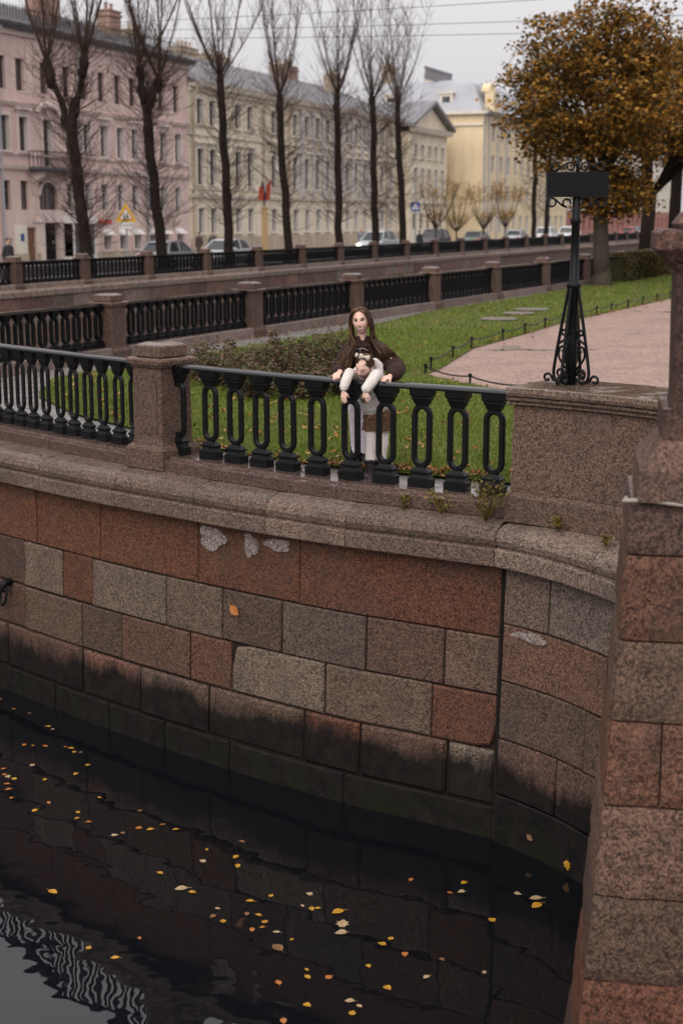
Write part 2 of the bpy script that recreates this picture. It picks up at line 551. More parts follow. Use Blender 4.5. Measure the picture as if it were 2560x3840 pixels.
LP = Path([(-7.0, 19.45), (-5.4, 17.95), (-4.07, 16.68), (-2.67, 15.37), (-1.19, 14.14), (-.01, 13.28), (.66, 12.88), (1.42, 12.42)])
RP = Path([(1.42, 12.42), (1.6, 12.24), (1.89, 11.88), (2.18, 11.38), (2.45, 10.8), (2.8, 9.9), (3.2, 8.6)])
def fence_off(s): return float(np.interp(s, [3, 9], [.62, .41]))
def unit(v):
    v = np.array(v, float); return v / np.linalg.norm(v)
M0 = np.array([-4.25, 26.28]); DM = unit((.42, .907)); NM = np.array([-DM[1], DM[0]])     # inner quay of the main canal
A0 = np.array([-11.5, 51.7]); DF = unit((.375, .927)); NF = np.array([-DF[1], DF[0]])     # far quay
def mid(t, off=0.0): p = M0 + DM * t + NM * off; return float(p[0]), float(p[1])
def far(t, off=0.0): p = A0 + DF * t + NF * off; return float(p[0]), float(p[1])
ANG_M = math.atan2(DM[1], DM[0]); ANG_F = math.atan2(DF[1], DF[0])

spit = [LP.at(s, .45) for s in np.linspace(0, 11, 30)] + [RP.at(s, .45) for s in np.linspace(.2, 4.2, 10)]
spit += [(3.9, 6), (60, 6), (160, 60), (160, 300), mid(240, -.1)] + [mid(t, -.1) for t in (160, 100, 60, 30, 10, 0, -5)]
tag(sheet('walkway', spit, -.03, M['paving']), kind='structure')
gravel = [(1.2, 23.1), (1.9, 21.8), (2.6, 20.6), (4.2, 19.7), (4.6, 14), (4.6, 7), (60, 7), (120, 60), (60, 120), (28, 78), (20, 66), (14, 53), (10.3, 45.8), (7.26, 39.3), (5.3, 35.15), (3.2, 30), (2.4, 28), (1.4, 23.9)]
tag(sheet('gravel_path', gravel, -.014, M['gravel']), kind='structure')
LAWN = [(-2.6, 17.25), (-2.0, 16.4), (-1.37, 15.6), (-.66, 14.92), (-.17, 14.5), (.59, 14.05), (1.57, 13.52), (2.3, 13.2), (3.2, 12.6), (4.3, 11.5), (4.7, 14), (4.4, 19.6), (2.7, 20.55), (1.98, 21.8), (1.35, 23.3), (1.62, 23.9), (2.58, 28), (3.4, 30), (5.46, 35.15), (7.41, 39.3), (10.48, 45.8), (14.1, 53), (20.2, 66),
        (18.5, 72), (12.6, 61), (9.4, 54.86), (7.89, 51.5), (5.5, 45.8), (2.76, 40.3), (1.27, 35.9), (-.23, 31.8), (-2.58, 26.9), (-3.51, 24.47), (-4.26, 23.7), (-4.62, 22.6), (-4.36, 20.4), (-3.5, 18.5)]
tag(sheet('lawn', LAWN, 0.0, M['lawn']), kind='structure')

def jit(c, a):
    k = rnd.uniform(1 - a, 1 + a)
    return tuple(q * k for q in c)
# ------------------------------------------------------------------ curved stone pieces
def wall_off(z): return .035 * (z + 3.2)

def stone_block(P, s0, s1, z0, z1, parent, color, gap=.006, bev=.014, depth=.2, proud=0.0, mat='granite_wall', seg=.25, offf=wall_off, name='stone_block', corner=None):
    a, b = s0 + gap, s1 - gap
    k = max(1, int(round((b - a) / seg)))
    sl = [a, a + bev] + [a + bev + (b - a - 2 * bev) * i / k for i in range(1, k)] + [b - bev, b]
    zz0, zz1 = z0 + gap, z1 - gap
    zl = [zz0, zz0 + bev, (zz0 + zz1) / 2, zz1 - bev, zz1]
    n, m = len(sl), len(zl)
    vs, fs = [], []
    wob = [rnd.uniform(-.004, .004) for _ in range(4)]
    for j, z in enumerate(zl):
        for i, s in enumerate(sl):
            edge = i in (0, n - 1) or j in (0, m - 1)
            zz = z + (wob[0] if j == 0 else wob[1] if j == m - 1 else 0) + rnd.uniform(-.002, .002)
            ss = s + (rnd.uniform(-.003, .003) if 0 < i < n - 1 else 0)
            o = offf(z) - proud + (bev * .9 if edge else rnd.uniform(-.003, .003))
            if corner and ((corner[1] == 'l' and i <= 1) or (corner[1] == 'r' and i >= n - 2)) and ((corner[0] == 't' and j >= m - 2) or (corner[0] == 'b' and j <= 1)):
                ss += .05 * (1 if corner[1] == 'l' else -1); zz += .035 * (-1 if corner[0] == 't' else 1)
                if i in (0, n - 1) and j in (0, m - 1): ss += .02 * (1 if corner[1] == 'l' else -1); o += .02
            x, y = P.at(ss, o)
            vs.append((x, y, zz))
    for j in range(m - 1):
        for i in range(n - 1):
            fs.append((j * n + i, j * n + i + 1, (j + 1) * n + i + 1, (j + 1) * n + i))
    loop = [i for i in range(n)] + [j * n + n - 1 for j in range(1, m)] + [(m - 1) * n + i for i in range(n - 2, -1, -1)] + [j * n for j in range(m - 2, 0, -1)]
    base = len(vs)
    def back(idx):
        j, i = divmod(idx, n)
        x, y = P.at(sl[i], offf(zl[j]) + depth)
        return (x, y, vs[idx][2])
    vs += [back(q) for q in loop]
    L = len(loop)
    for q in range(L):
        r = (q + 1) % L
        fs.append((loop[r], loop[q], base + q, base + r))
    mb = MB(); mb.add(vs, fs)
    c = jit(damp(color), .1)
    return mb.build(name, M[mat], parent, world=True, color=c)

def sweep_stone(P, s0, s1, prof, name, parent, color, mat='granite', gap=.004, seg=.2, jz=.003):
    a, b = s0 + gap, s1 - gap
    k = max(2, int(round((b - a) / seg)))
    rr = []
    dz = rnd.uniform(-jz, jz)
    for i in range(k + 1):
        s = a + (b - a) * i / k
        e = .006 if i in (0, k) else 0
        rr.append([(*P.at(s, o), z + dz - (e if z > -.2 else 0)) for o, z in prof(s)])
    mb = MB(); mb.rings(rr)
    return mb.build(name, M[mat], parent, world=True, color=jit(damp(color, .50), .08))

RED = (.21, .104, .068); BRN = (.18, .115, .09); TAN = (.20, .145, .115); LGR = (.255, .215, .18); DGR = (.145, .11, .09); DRD = (.185, .09, .063)
def damp(c, k=.40):
    """rain-soaked stone: darker and a little more saturated than dry"""
    m = sum(c) / 3
    return tuple(max(.006, (m + (q - m) * 1.0) * k * t) for q, t in zip(c, (1.10, .97, .89)))
near_wall = thing('embankment_wall', 'curved red and grey granite embankment wall rising from the dark water', 'wall', (*LP.at(7, .1), WATER_Z))
Zc = [-.56, -1.25, -1.80, -2.33, -2.88, -3.6]
courses = [
    ([.4, 1.6, 3.3, 4.65, 5.85, 7.41, 8.79, 10.998], [RED, RED, RED, RED, RED, RED, DRD]),
    ([.4, 1.2, 2.3, 3.4, 4.38, 5.15, 5.72, 6.94, 7.77, 8.57, 9.59, 10.43, 10.998], [BRN, RED, TAN, (.15, .10, .085), (.25, .2, .165), RED, LGR, (.205, .165, .135), DGR, (.17, .14, .12), (.2, .135, .11), (.225, .16, .13)]),
    ([.4, 1.4, 2.2, 3.3, 4.39, 5.51, 6.21, 7.3, 7.9, 9.11, 10.31, 10.998], [TAN, BRN, TAN, BRN, TAN, DGR, BRN, (.22, .12, .09), (.28, .235, .195), (.215, .165, .13), (.195, .10, .072)]),
    ([.4, 1.5, 2.7, 3.99, 5.5, 6.51, 7.57, 8.86, 9.54, 10.49, 10.998], [BRN, BRN, BRN, BRN, (.24, .14, .11), TAN, TAN, DRD, BRN, (.30, .26, .22)]),
    ([.4, 1.8, 3.4, 4.95, 5.96, 6.89, 7.87, 9.36, 10.998], [DGR] * 8)]
for ci, (js, cols) in enumerate(courses):
    for k in range(len(js) - 1):
        cor = {(2, 8): 'tl', (2, 10): 'br', (3, 7): None}.get((ci, k))
        stone_block(LP, js[k], js[k + 1], Zc[ci + 1], Zc[ci], near_wall, cols[k], proud=rnd.uniform(-.006, .012) if ci < 4 else -.012, corner=cor, gap=(.007, .009, .010, .014, .013)[ci], bev=(.012, .014, .018, .028, .02)[ci], seg=.25 if ci < 3 else .16)
def core(P, s0, s1, parent, top=-.57):
    rr = []
    for i in range(41):
        s = s0 + (s1 - s0) * i / 40
        rr.append([(*P.at(s, wall_off(top) + .035), top), (*P.at(s, .012 + wall_off(-3.7) + .035), -3.7), (*P.at(s, .5), -3.7), (*P.at(s, .5), top)])
    MB().rings(rr).build('mortar_core', M['mortar'], parent, world=True)
core(LP, .3, 10.99, near_wall)

def cop_prof(s):
    pf = fence_off(s) - .26
    return [(.62, -.165), (pf - .02, -.158), (.05, -.185), (-.02, -.215), (-.06, -.255), (-.075, -.31), (-.06, -.36), (-.04, -.385), (-.075, -.392), (-.085, -.405), (-.085, -.545), (-.075, -.558), (.3, -.558), (.62, -.558)]
COPC = (.215, .17, .15)
cj = [.3, 1.6, 3.2, 4.97, 6.3, 7.51, 8.48, 9.44, 10.99]
for k in range(len(cj) - 1):
    sweep_stone(LP, cj[k], cj[k + 1], cop_prof, 'coping_stone', near_wall, jit(COPC, .12))
def pl_prof(s):
    f = fence_off(s); pf = f - .26
    return [(pf, -.155), (pf, -.045), (pf + .02, -.03), (pf + .07, -.022), (pf + .085, 0.0), (f + .22, 0.0), (f + .24, -.02), (f + .24, -.155)]
pj = [.3, 2.2, 4.64, 6.2, 6.78, 9.18, 10.97]
for k in range(len(pj) - 1):
    sweep_stone(LP, pj[k], pj[k + 1], pl_prof, 'plinth_stone', near_wall, (.155, .11, .098))

# abutment wall that bends towards the bridge
abut = thing('abutment_wall', 'granite abutment wall bending away from the red wall beside the pier', 'wall', (*RP.at(1, .1), WATER_Z))
Zr = [-.56, -1.11, -1.65, -2.20, -2.74, -3.6]
rrows = [([.002, .51, 1.5, 2.6, 4.2], [(.27, .215, .185), (.30, .26, .235), TAN, BRN]),
         ([.002, 1.27, 2.4, 4.2], [(.29, .18, .14), (.23, .165, .14), BRN]),
         ([.002, 1.04, 2.2, 4.2], [(.205, .155, .125), (.2, .15, .125), BRN]),
         ([.002, .70, 1.9, 4.2], [(.21, .14, .115), (.19, .135, .11), BRN]),
         ([.002, 1.6, 4.2], [(.14, .12, .10), DGR])]
for ci, (js, cols) in enumerate(rrows):
    for k in range(len(js) - 1):
        stone_block(RP, js[k], js[k + 1], Zr[ci + 1], Zr[ci], abut, cols[k], proud=.012 + rnd.uniform(-.004, .006), seg=.18)
core(RP, .01, 4.2, abut)
for a, b in ((.002, 1.2), (1.2, 2.4), (2.4, 4.2)):
    sweep_stone(RP, a, b, lambda s: [(.62, -.165), (.16, -.16), (.05, -.185), (-.02, -.215), (-.06, -.255), (-.075, -.31), (-.06, -.36), (-.04, -.385), (-.075, -.392), (-.085, -.405), (-.085, -.545), (-.075, -.558), (.3, -.558), (.62, -.558)], 'coping_stone', abut, (.27, .225, .2))

# mortar filling the straight joint between the two walls
jx = [(*LP.at(11.0, wall_off(z) + .012), z) for z in (-.57, -3.5)]
MB().tube(jx, .022, 8).build('mortar_joint', plain('dark_mortar', (.016, .0135, .012), .9, var=.5, vscale=12, spec=.05), near_wall, world=True)
# bare patches of pale render left on the red course
def patch(P, pts, name, parent, offf=wall_off, proud=.017, mat=None):
    """thin irregular skin on the wall, thickness real"""
    n = len(pts)
    vs = [(*P.at(s, offf(z) - proud), z) for s, z in pts] + [(*P.at(s, offf(z) + .01), z) for s, z in pts]
    cs = sum(p[0] for p in pts) / n; cz = sum(p[1] for p in pts) / n
    vs.append((*P.at(cs, offf(cz) - proud - .002), cz))
    fs = [(i, (i + 1) % n, 2 * n) for i in range(n)] + [((i + 1) % n, i, i + n, (i + 1) % n + n) for i in range(n)]
    return MB().add(vs, fs).build(name, mat or M['granite_wall'], parent, world=True, color=(.235, .19, .175))
def blob(s0, s1, z0, z1, seed, shape='round'):
    r = random.Random(seed); out = []
    for k in range(26):
        a = 2 * math.pi * k / 26
        e = .9 + .13 * math.sin(3 * a + seed) + .09 * math.sin(5 * a + 2.1 * seed) + r.uniform(-.03, .03)
        x, z = math.cos(a) * e, math.sin(a) * e
        if shape == 'wedge': x *= .55 + .45 * (z + 1) / 2
        out.append(((s0 + s1) / 2 + x * (s1 - s0) / 2, (z0 + z1) / 2 + z * (z1 - z0) / 2))
    return out
for q in (blob(7.43, 7.83, -.88, -.60, 1), blob(8.03, 8.30, -.88, -.62, 2, 'wedge'), blob(8.33, 8.70, -.76, -.62, 5)):
    patch(LP, q, 'render_patch', near_wall)
patch(RP, blob(.10, .55, -1.22, -1.125, 4), 'render_patch', abut, proud=.03)

# ------------------------------------------------------------------ cast iron balusters and granite posts
def baluster_mesh(name, mat, fine=True):
    mb = MB()
    d = .062
    mb.stack([(0, .115, d), (.082, .115, d), (.088, .102, d - .01), (.112, .092, d - .018), (.126, .088, d - .02), (.136, .103, d - .01), (.15, .103, d - .01), (.162, .088, d - .022), (.19, .055, .026)], cut=0)
    mb.stack([(.775, .055, .026), (.80, .075, d - .028), (.825, .08, d - .022), (.842, .094, d - .014), (.862, .094, d - .014), (.872, .108, d - .004), (.93, .114, d)], cut=0)
    st = []
    k = 8 if fine else 4
    for i in range(k + 1):
        a = math.pi + math.pi * i / k
        st.append((math.cos(a), math.sin(a), .285))
    for i in range(k + 1):
        a = math.pi * i / k
        st.append((math.cos(a), math.sin(a), .69))
    ri, ro, h, c = .052, .105, .027, .011
    sec = [(ri, -h + c), (ri + c, -h), (ro - c, -h), (ro, -h + c), (ro, h - c), (ro - c, h), (ri + c, h), (ri, h - c)] if fine else [(ri, -h), (ro, -h), (ro, h), (ri, h)]
    rr = [[(q * x, y, zc + q * z) for q, y in sec] for x, z, zc in st]
    n = len(sec); N = len(rr)
    vs = [p for r in rr for p in r]; fs = []
    for i in range(N):
        i2 = (i + 1) % N
        for j in range(n):
            j2 = (j + 1) % n
            fs.append((i * n + j, i2 * n + j, i2 * n + j2, i * n + j2))
    mb.add(vs, fs)
    return mb.mesh(name, mat)
BAL = baluster_mesh('baluster', M['iron'])
BAL_LOW = baluster_mesh('baluster_low', M['iron_far'], False)

SHAFT = MB().stack([(.115, .235, .235), (.16, .226, .226), (.93, .22, .22)], cut=.01).mesh('shaft', M['granite'])
PBASE = MB().stack([(-.15, .295, .295), (.055, .295, .295), (.075, .28, .28), (.10, .25, .25), (.114, .245, .245)], cut=.012).mesh('base', M['granite'])
PMOLD = MB().stack([(.931, .225, .225), (.945, .245, .245), (.965, .25, .25), (.972, .27, .27), (.99, .275, .275), (1.01, .28, .28), (1.03, .272, .272), (1.04, .25, .25)], cut=.02).mesh('cap_moulding', M['granite'])
PCAP = MB().stack([(1.041, .19, .19), (1.055, .205, .205), (1.155, .205, .205), (1.17, .195, .195), (1.2, .11, .11)], cut=.012).mesh('cap_block', M['granite'])
PPAN = MB().stack([(.22, .15, .004), (.24, .16, .008), (.80, .16, .008), (.82, .15, .004)]).mesh('panel', M['granite'])
PSTEP = MB().stack([(.80, .11, .004), (.81, .118, .008), (.86, .118, .008), (.87, .11, .004)]).mesh('panel_head', M['granite'])

def post(loc, rz, label, col, group=None, full=False, zs=1.0):
    t = thing('granite_post', label, 'post', loc, rz, group)
    if zs != 1.0: t.scale = (1, 1, zs)
    for nm, me, k in (('base', PBASE, 1.0), ('shaft', SHAFT, 1.0), ('cap_moulding', PMOLD, 1.25), ('cap_block', PCAP, 1.2)):
        put(nm, me, t, color=tuple(q * k for q in col))
    if full:
        a = put('panel', PPAN, t, color=col); a.location = (0, -.226, 0)
        b = put('panel_head', PSTEP, t, color=col); b.location = (0, -.226, 0)
    return t
PCOL = (.092, .058, .046)

def near_span(s0, s1, stations, label, sx=1.0):
    t = thing('iron_railing', label, 'railing', (*LP.at((s0 + s1) / 2, fence_off((s0 + s1) / 2)), 0), 0, 'near canal railing')
    k = int((s1 - s0) / .16)
    rr = []
    for i in range(k + 1):
        s = s0 + (s1 - s0) * i / k
        f = fence_off(s)
        rr.append([(*LP.at(s, f + o), z) for o, z in ((-.06, .931), (-.066, .95), (-.058, .968), (-.03, .98), (.03, .98), (.058, .968), (.066, .95), (.06, .931))])
    MB().rings(rr).build('rail', M['iron_rail'], t, world=True)
    for s in stations:
        o = put('baluster', BAL, t)
        x, y = LP.at(s, fence_off(s))
        o.location = (x - t.location.x, y - t.location.y, 0)
        o.rotation_euler = (rnd.uniform(-.008, .008), rnd.uniform(-.008, .008), LP.ang(s) + rnd.uniform(-.04, .04)); o.scale = (sx, sx, 1)
    return t
near_span(1.2, 6.25, [6.25 - .0, 6.0, 5.7, 5.4, 5.1, 4.8, 4.52, 4.22, 3.94, 3.66, 3.38, 3.1, 2.8, 2.5, 2.2, 1.9, 1.6], 'black iron balustrade curving to the left frame edge, left of the near granite post', .8)
near_span(6.72, 10.98, [6.745, 7.25, 7.63, 8.00, 8.37, 8.76, 9.18, 9.60, 9.99, 10.36, 10.73], 'black iron balustrade the woman and the girl lean on')
post((*LP.at(6.49, fence_off(6.49) - .01), 0), LP.ang(6.49), 'reddish granite post with panelled front splitting the near balustrade', PCOL, full=True)
post((*LP.at(.95, fence_off(.95)), 0), LP.ang(.95), 'granite post at the pointed end of the near balustrade', PCOL)

def span_proto(n, length, name):
    t = thing(name, 'x', 'railing')
    MB().box((0, 0, .955), (length, .12, .045)).build('rail', M['iron_rail'], t)
    for k in range(n):
        o = put('baluster', BAL_LOW, t)
        o.location = ((k - (n - 1) / 2) * length / n, 0, .18); o.scale = (1, 1, .805)
    return t
ORD = ['first', 'second', 'third', 'fourth', 'fifth', 'sixth', 'seventh', 'eighth', 'ninth', 'tenth', 'eleventh', 'twelfth', 'thirteenth', 'fourteenth', 'fifteenth', 'sixteenth', 'seventeenth', 'eighteenth', 'nineteenth', 'twentieth', 'twenty-first', 'twenty-second', 'twenty-third', 'twenty-fourth', 'twenty-fifth', 'twenty-sixth', 'twenty-seventh', 'twenty-eighth', 'twenty-ninth', 'thirtieth']

# inner quay of the main canal: wall, kerb stones, posts, railing
mid_wall = thing('embankment_wall', 'granite quay wall under the middle balustrade along the lawn', 'wall', (*mid(0, .2), WATER_Z))
rr = [[(*mid(t, -.35), -.032), (*mid(t, .32), -.032), (*mid(t, .42), -3.6), (*mid(t, -.35), -3.6)] for t in (-7.2, 240)]
MB().rings(rr).build('wall_face', M['granite_far'], mid_wall, world=True, color=(.16, .11, .09))
MT = [-5.4 + 5.4 * k for k in range(21)]
for k, t in enumerate(MT):
    x, y = mid(t, .02)
    nm = ['at the left frame edge', 'with white stickers'] + [''] * 30
    if k == 0: lab = 'granite post of the middle balustrade near its pointed end'
    elif k == 1: lab = 'granite post with white paper stickers in the middle balustrade'
    else: lab = '%s granite post from the left in the middle balustrade' % ORD[k - 1]
    post((x, y, .075), ANG_M, lab, jit(PCOL, .14), 'middle balustrade posts', zs=.9)
    if k < 20:
        rr = [[(*mid(s, -.26), -.03), (*mid(s, -.24), .17), (*mid(s, -.2), .19), (*mid(s, .2), .19), (*mid(s, .26), .17), (*mid(s, .28), -.03)] for s in (t + .3, t + 5.1)]
        MB().rings(rr).build('plinth_stone', M['granite'], mid_wall, world=True, color=jit((.15, .11, .098), .14))
sp = span_proto(15, 4.98, 'iron_railing')
for k in range(20):
    t = MT[k] + 2.7
    o = sp if k == 0 else copy_tree(sp)
    o.location = (*mid(t, 0), 0.01); o.rotation_euler = (0, 0, ANG_M)
    tag(o, ('black iron railing of the middle balustrade left of the stickered post' if k == 0 else '%s black railing span right of the stickered post, middle balustrade' % ORD[k - 1]), 'railing', 'middle balustrade spans')

# ------------------------------------------------------------------ far quay
far_wall = thing('embankment_wall', 'long granite quay wall across the main canal', 'wall', (*far(0, .2), WATER_Z))
rr = [[(*far(t, .06), -.3), (*far(t, 1.2), -.3), (*far(t, 1.2), -3.7), (*far(t, .02), -3.7)] for t in (-60, 300)]
MB().rings(rr).build('wall_core', M['granite_far'], far_wall, world=True, color=(.125, .085, .07))
FB = {}
for L in (1.1, 1.5, 1.9):
    FB[L] = MB().stack([(0, L / 2 - .01, .07), (.008, L / 2 - .005, .08), (.53, L / 2 - .005, .08), (.54, L / 2 - .01, .07)]).mesh('stone_block', M['granite_far'])
for ci in range(5):
    t = -14.0 + .4 * ci
    while t < 62:
        L = rnd.choice((1.1, 1.5, 1.9))
        o = put('stone_block', FB[L], far_wall)
        x, y = far(t + L / 2, .03)
        o.matrix_parent_inverse = basis(far_wall).inverted()
        o.location = (x, y, -.30 - .55 * (ci + 1)); o.rotation_euler = (0, 0, ANG_F)
        q = rnd.choice((.75, .9, 1, 1.05, 1.2)); b = rnd.choice(((.15, .10, .085), (.16, .12, .10), (.17, .10, .08)))
        o.color = (*[q * v for v in b], 1)
        t += L + .01
FT = [-16.2, -10.8, -5.4, 0.04, 4.6, 9.6, 14.9, 20.4, 25.7, 31.05, 36.4, 42.1, 47.8, 53.7, 59.4, 65.3, 71.3, 77.5, 83.6, 89.6, 95.6, 101.6, 107.6, 113.6, 119.6, 125.6]
for k, t in enumerate(FT):
    x, y = far(t, .3)
    post((x, y, .04), ANG_F, '%s granite post from the left in the far balustrade' % ORD[max(k - 3, 0)] if k >= 3 else '%s granite post of the far balustrade beyond the left frame edge' % ORD[k], jit(PCOL, .14), 'far balustrade posts', zs=.94)
    t2 = FT[k + 1] if k + 1 < len(FT) else t + 6
    rr = [[(*far(s, -.1), -.29), (*far(s, -.1), -.1), (*far(s, -.02), -.02), (*far(s, .05), -.02), (*far(s, .06), .15), (*far(s, .1), .17), (*far(s, .55), .17), (*far(s, .55), -.29)] for s in (t + .02, t2 - .02)]
    MB().rings(rr).build('coping_stone', M['granite_far'], far_wall, world=True, color=jit((.20, .15, .125), .14))
spf = span_proto(15, 5.0, 'iron_railing')
for k in range(len(FT) - 1):
    a, b = FT[k], FT[k + 1]
    o = spf if k == 0 else copy_tree(spf)
    o.location = (*far((a + b) / 2, .3), -.01); o.rotation_euler = (0, 0, ANG_F); o.scale = ((b - a - .46) / 5.0, 1, 1)
    tag(o, '%s black railing span from the left, far balustrade' % ORD[max(0, k - 2)] if k >= 2 else '%s far balustrade railing span beyond the left frame edge' % ORD[k], 'railing', 'far balustrade spans')

def strip(name, o0, o1, z, mat, t0=-90, t1=420, thick=.3):
    rr = [[(*far(t, o0), z), (*far(t, o1), z), (*far(t, o1), z - thick), (*far(t, o0), z - thick)] for t in (t0, t1)]
    return tag(MB().rings(rr).build(name, mat), kind='structure')
strip('pavement', .56, 4.6, 0.0, M['paving'])
strip('road', 4.6, 14.5, -.12, M['asphalt'])
strip('pavement', 14.5, 60, 0.0, M['paving'])

# ------------------------------------------------------------------ buildings on the far bank
B_OFF = 20.4
def facade_frame(t, w, z, off=B_OFF):
    """t along the quay, w out towards the canal"""
    x, y = far(t, off - w)
    return (x, y, z)

def facade(name, parent, t0, t1, z0, z1, holes, mat, off=B_OFF, reveal=.28, depth=14.0):
    """wall with true openings, reveals, side and back faces"""
    ts = sorted({t0, t1, *[h[0] for h in holes], *[h[1] for h in holes]})
    zs = sorted({z0, z1, *[h[2] for h in holes], *[h[3] for h in holes]})
    vi, vs, fs = {}, [], []
    def V(t, w, z):
        k = (round(t, 4), round(w, 4), round(z, 4))
        if k not in vi:
            vi[k] = len(vs); vs.append(facade_frame(t, w, z, off))
        return vi[k]
    for i in range(len(ts) - 1):
        for j in range(len(zs) - 1):
            a, b, c, d = ts[i], ts[i + 1], zs[j], zs[j + 1]
            if any(h[0] <= a and b <= h[1] and h[2] <= c and d <= h[3] for h in holes): continue
            fs.append((V(a, 0, c), V(b, 0, c), V(b, 0, d), V(a, 0, d)))
    for a, b, c, d in holes:
        r = -reveal
        fs.append((V(a, 0, c), V(a, 0, d), V(a, r, d), V(a, r, c)))
        fs.append((V(b, 0, d), V(b, 0, c), V(b, r, c), V(b, r, d)))
        fs.append((V(a, 0, d), V(b, 0, d), V(b, r, d), V(a, r, d)))
        fs.append((V(b, 0, c), V(a, 0, c), V(a, r, c), V(b, r, c)))
    fs.append((V(t0, -depth, z0), V(t0, 0, z0), V(t0, 0, z1), V(t0, -depth, z1)))
    fs.append((V(t1, 0, z0), V(t1, -depth, z0), V(t1, -depth, z1), V(t1, 0, z1)))
    fs.append((V(t1, -depth, z0), V(t0, -depth, z0), V(t0, -depth, z1), V(t1, -depth, z1)))
    MB().add(vs, fs).build(name, mat, parent, world=True)

WCACHE = {}
def window(parent, t, z0, z1, w, frame, casing=None, hood=False, bars=(1, 2), off=B_OFF, name='window'):
    """window in its opening: frame > pane (and casing, sill)"""
    h = z1 - z0
    key = (round(w, 2), round(h, 2), frame, casing, hood, bars)
    if key not in WCACHE:
        f = .07
        mb = MB()
        mb.box((-w / 2 + f / 2, 0, h / 2), (f, .08, h)).box((w / 2 - f / 2, 0, h / 2), (f, .08, h))
        mb.box((0, 0, f / 2), (w - 2 * f, .08, f)).box((0, 0, h - f / 2), (w - 2 * f, .08, f))
        for k in range(bars[0]):
            mb.box((-w / 2 + w * (k + 1) / (bars[0] + 1), -.004, h / 2), (.055, .075, h - 2 * f))
        for k in range(bars[1] - 1):
            mb.box((0, -.008, h * (.68 if bars[1] == 2 else (k + 1) / bars[1])), (w - 2 * f, .07, .055))
        rv = MB(); y0 = -.12
        rv.box((-w / 2 + .012, y0, h / 2), (.02, .22, h)).box((w / 2 - .012, y0, h / 2), (.02, .22, h)).box((0, y0, h - .012), (w - .05, .22, .02))
        rvm = rv.mesh('reveal', M['reveal'])
        fr = mb.mesh('window', M[frame])
        pane = MB().box((0, .03, h / 2), (w - f, .02, h - f)).mesh('pane', M['glass'])
        cs = None
        if casing:
            c = MB(); q = .16
            y = -.30
            c.box((-w / 2 - q / 2, y, h / 2), (q, .1, h + .02)).box((w / 2 + q / 2, y, h / 2), (q, .1, h + .02)).box((0, y, h + q / 2 + .01), (w + 2 * q, .1, q))
            c.box((0, y - .04, -.06), (w + 2 * q + .1, .2, .12))
            if hood:
                c.box((0, y - .1, h + q + .30), (w + 2 * q + .3, .34, .14)).box((0, y - .02, h + q + .12), (w + 2 * q, .1, .2))
            cs = c.mesh('casing', M[casing])
        WCACHE[key] = (fr, pane, cs, rvm)
    fr, pane, cs, rvm = WCACHE[key]
    o = put(name, fr, parent)
    o.matrix_parent_inverse = basis(parent).inverted()
    o.location = facade_frame(t, -.24, z0, off); o.rotation_euler = (0, 0, ANG_F)
    put('pane', pane, o)
    if cs: put('casing', cs, o)
    if frame == 'frame_white' or casing: put('reveal', rvm, o)
    return o

def bar(parent, name, mat, t0, t1, w0, w1, z0, z1, off=B_OFF, w2=None):
    """straight moulding along the facade; w2: projection at the top"""
    w2 = w1 if w2 is None else w2
    rr = [[facade_frame(t, w0, z0, off), facade_frame(t, w1, z0, off), facade_frame(t, w2, z1, off), facade_frame(t, w0, z1, off)] for t in (t0, t1)]
    return MB().rings(rr).build(name, mat, parent, world=True)

def gable_roof(parent, t0, t1, z0, rise, mat, off=B_OFF, over=.7, depth=14.0, hip=0.0):
    vs = [facade_frame(t0 - .1, over, z0, off), facade_frame(t1 + .1, over, z0, off), facade_frame(t1 - hip, -depth / 2, z0 + rise, off), facade_frame(t0 + hip, -depth / 2, z0 + rise, off),
          facade_frame(t0 - .1, -depth, z0, off), facade_frame(t1 + .1, -depth, z0, off)]
    vs += [(x, y, z - .12) for x, y, z in (vs[0], vs[1], vs[5], vs[4])]
    r = MB().add(vs, [(0, 1, 2, 3), (3, 2, 5, 4), (0, 3, 4), (1, 5, 2), (0, 6, 7, 1), (5, 8, 9, 4), (6, 9, 8, 7), (0, 4, 9, 6), (1, 7, 8, 5)]).build('roof', mat, parent, world=True)
    # standing seams
    k = int((t1 - t0) / 1.1)
    mb = MB()
    for i in range(1, k):
        t = t0 + (t1 - t0) * i / k
        a = Vector(facade_frame(t, over, z0 + .02, off)); b = Vector(facade_frame(min(max(t, t0 + hip), t1 - hip), -depth / 2, z0 + rise + .02, off))
        mb.tube([a, b], .03, 4)
    mb.build('seam', mat, r, world=True)
    return r

def chimney(roof, t, w, z0, z1, lt, lw, mat, off=B_OFF):
    x, y = far(t, off - w)
    mb = MB()
    mb.box((x, y, (z0 + z1) / 2), (lt, lw, z1 - z0), ANG_F)
    mb.box((x, y, z1 - .25), (lt + .2, lw + .2, .18), ANG_F)
    mb.box((x, y, z1 + .05), (lt + .14, lw + .14, .1), ANG_F)
    n = max(1, int(lt / .7))
    for k in range(n):
        q = (k - (n - 1) / 2) * .7
        mb.lathe([(.14, z1 + .1), (.11, z1 + .5), (.15, z1 + .52), (.15, z1 + .6)], (x + q * math.cos(ANG_F), y + q * math.sin(ANG_F)), 8)
    mb.build('chimney', mat, roof, world=True)

def downpipe(parent, t, z1, mat, off=B_OFF, w=.16, tilt=True):
    P = [facade_frame(t, .55, z1, off), facade_frame(t, w, z1 - .9, off), facade_frame(t, w, .3, off), facade_frame(t, w + .25, .1, off)]
    MB().tube(P, .085, 8).build('downpipe', mat, parent, world=True, smooth=True)

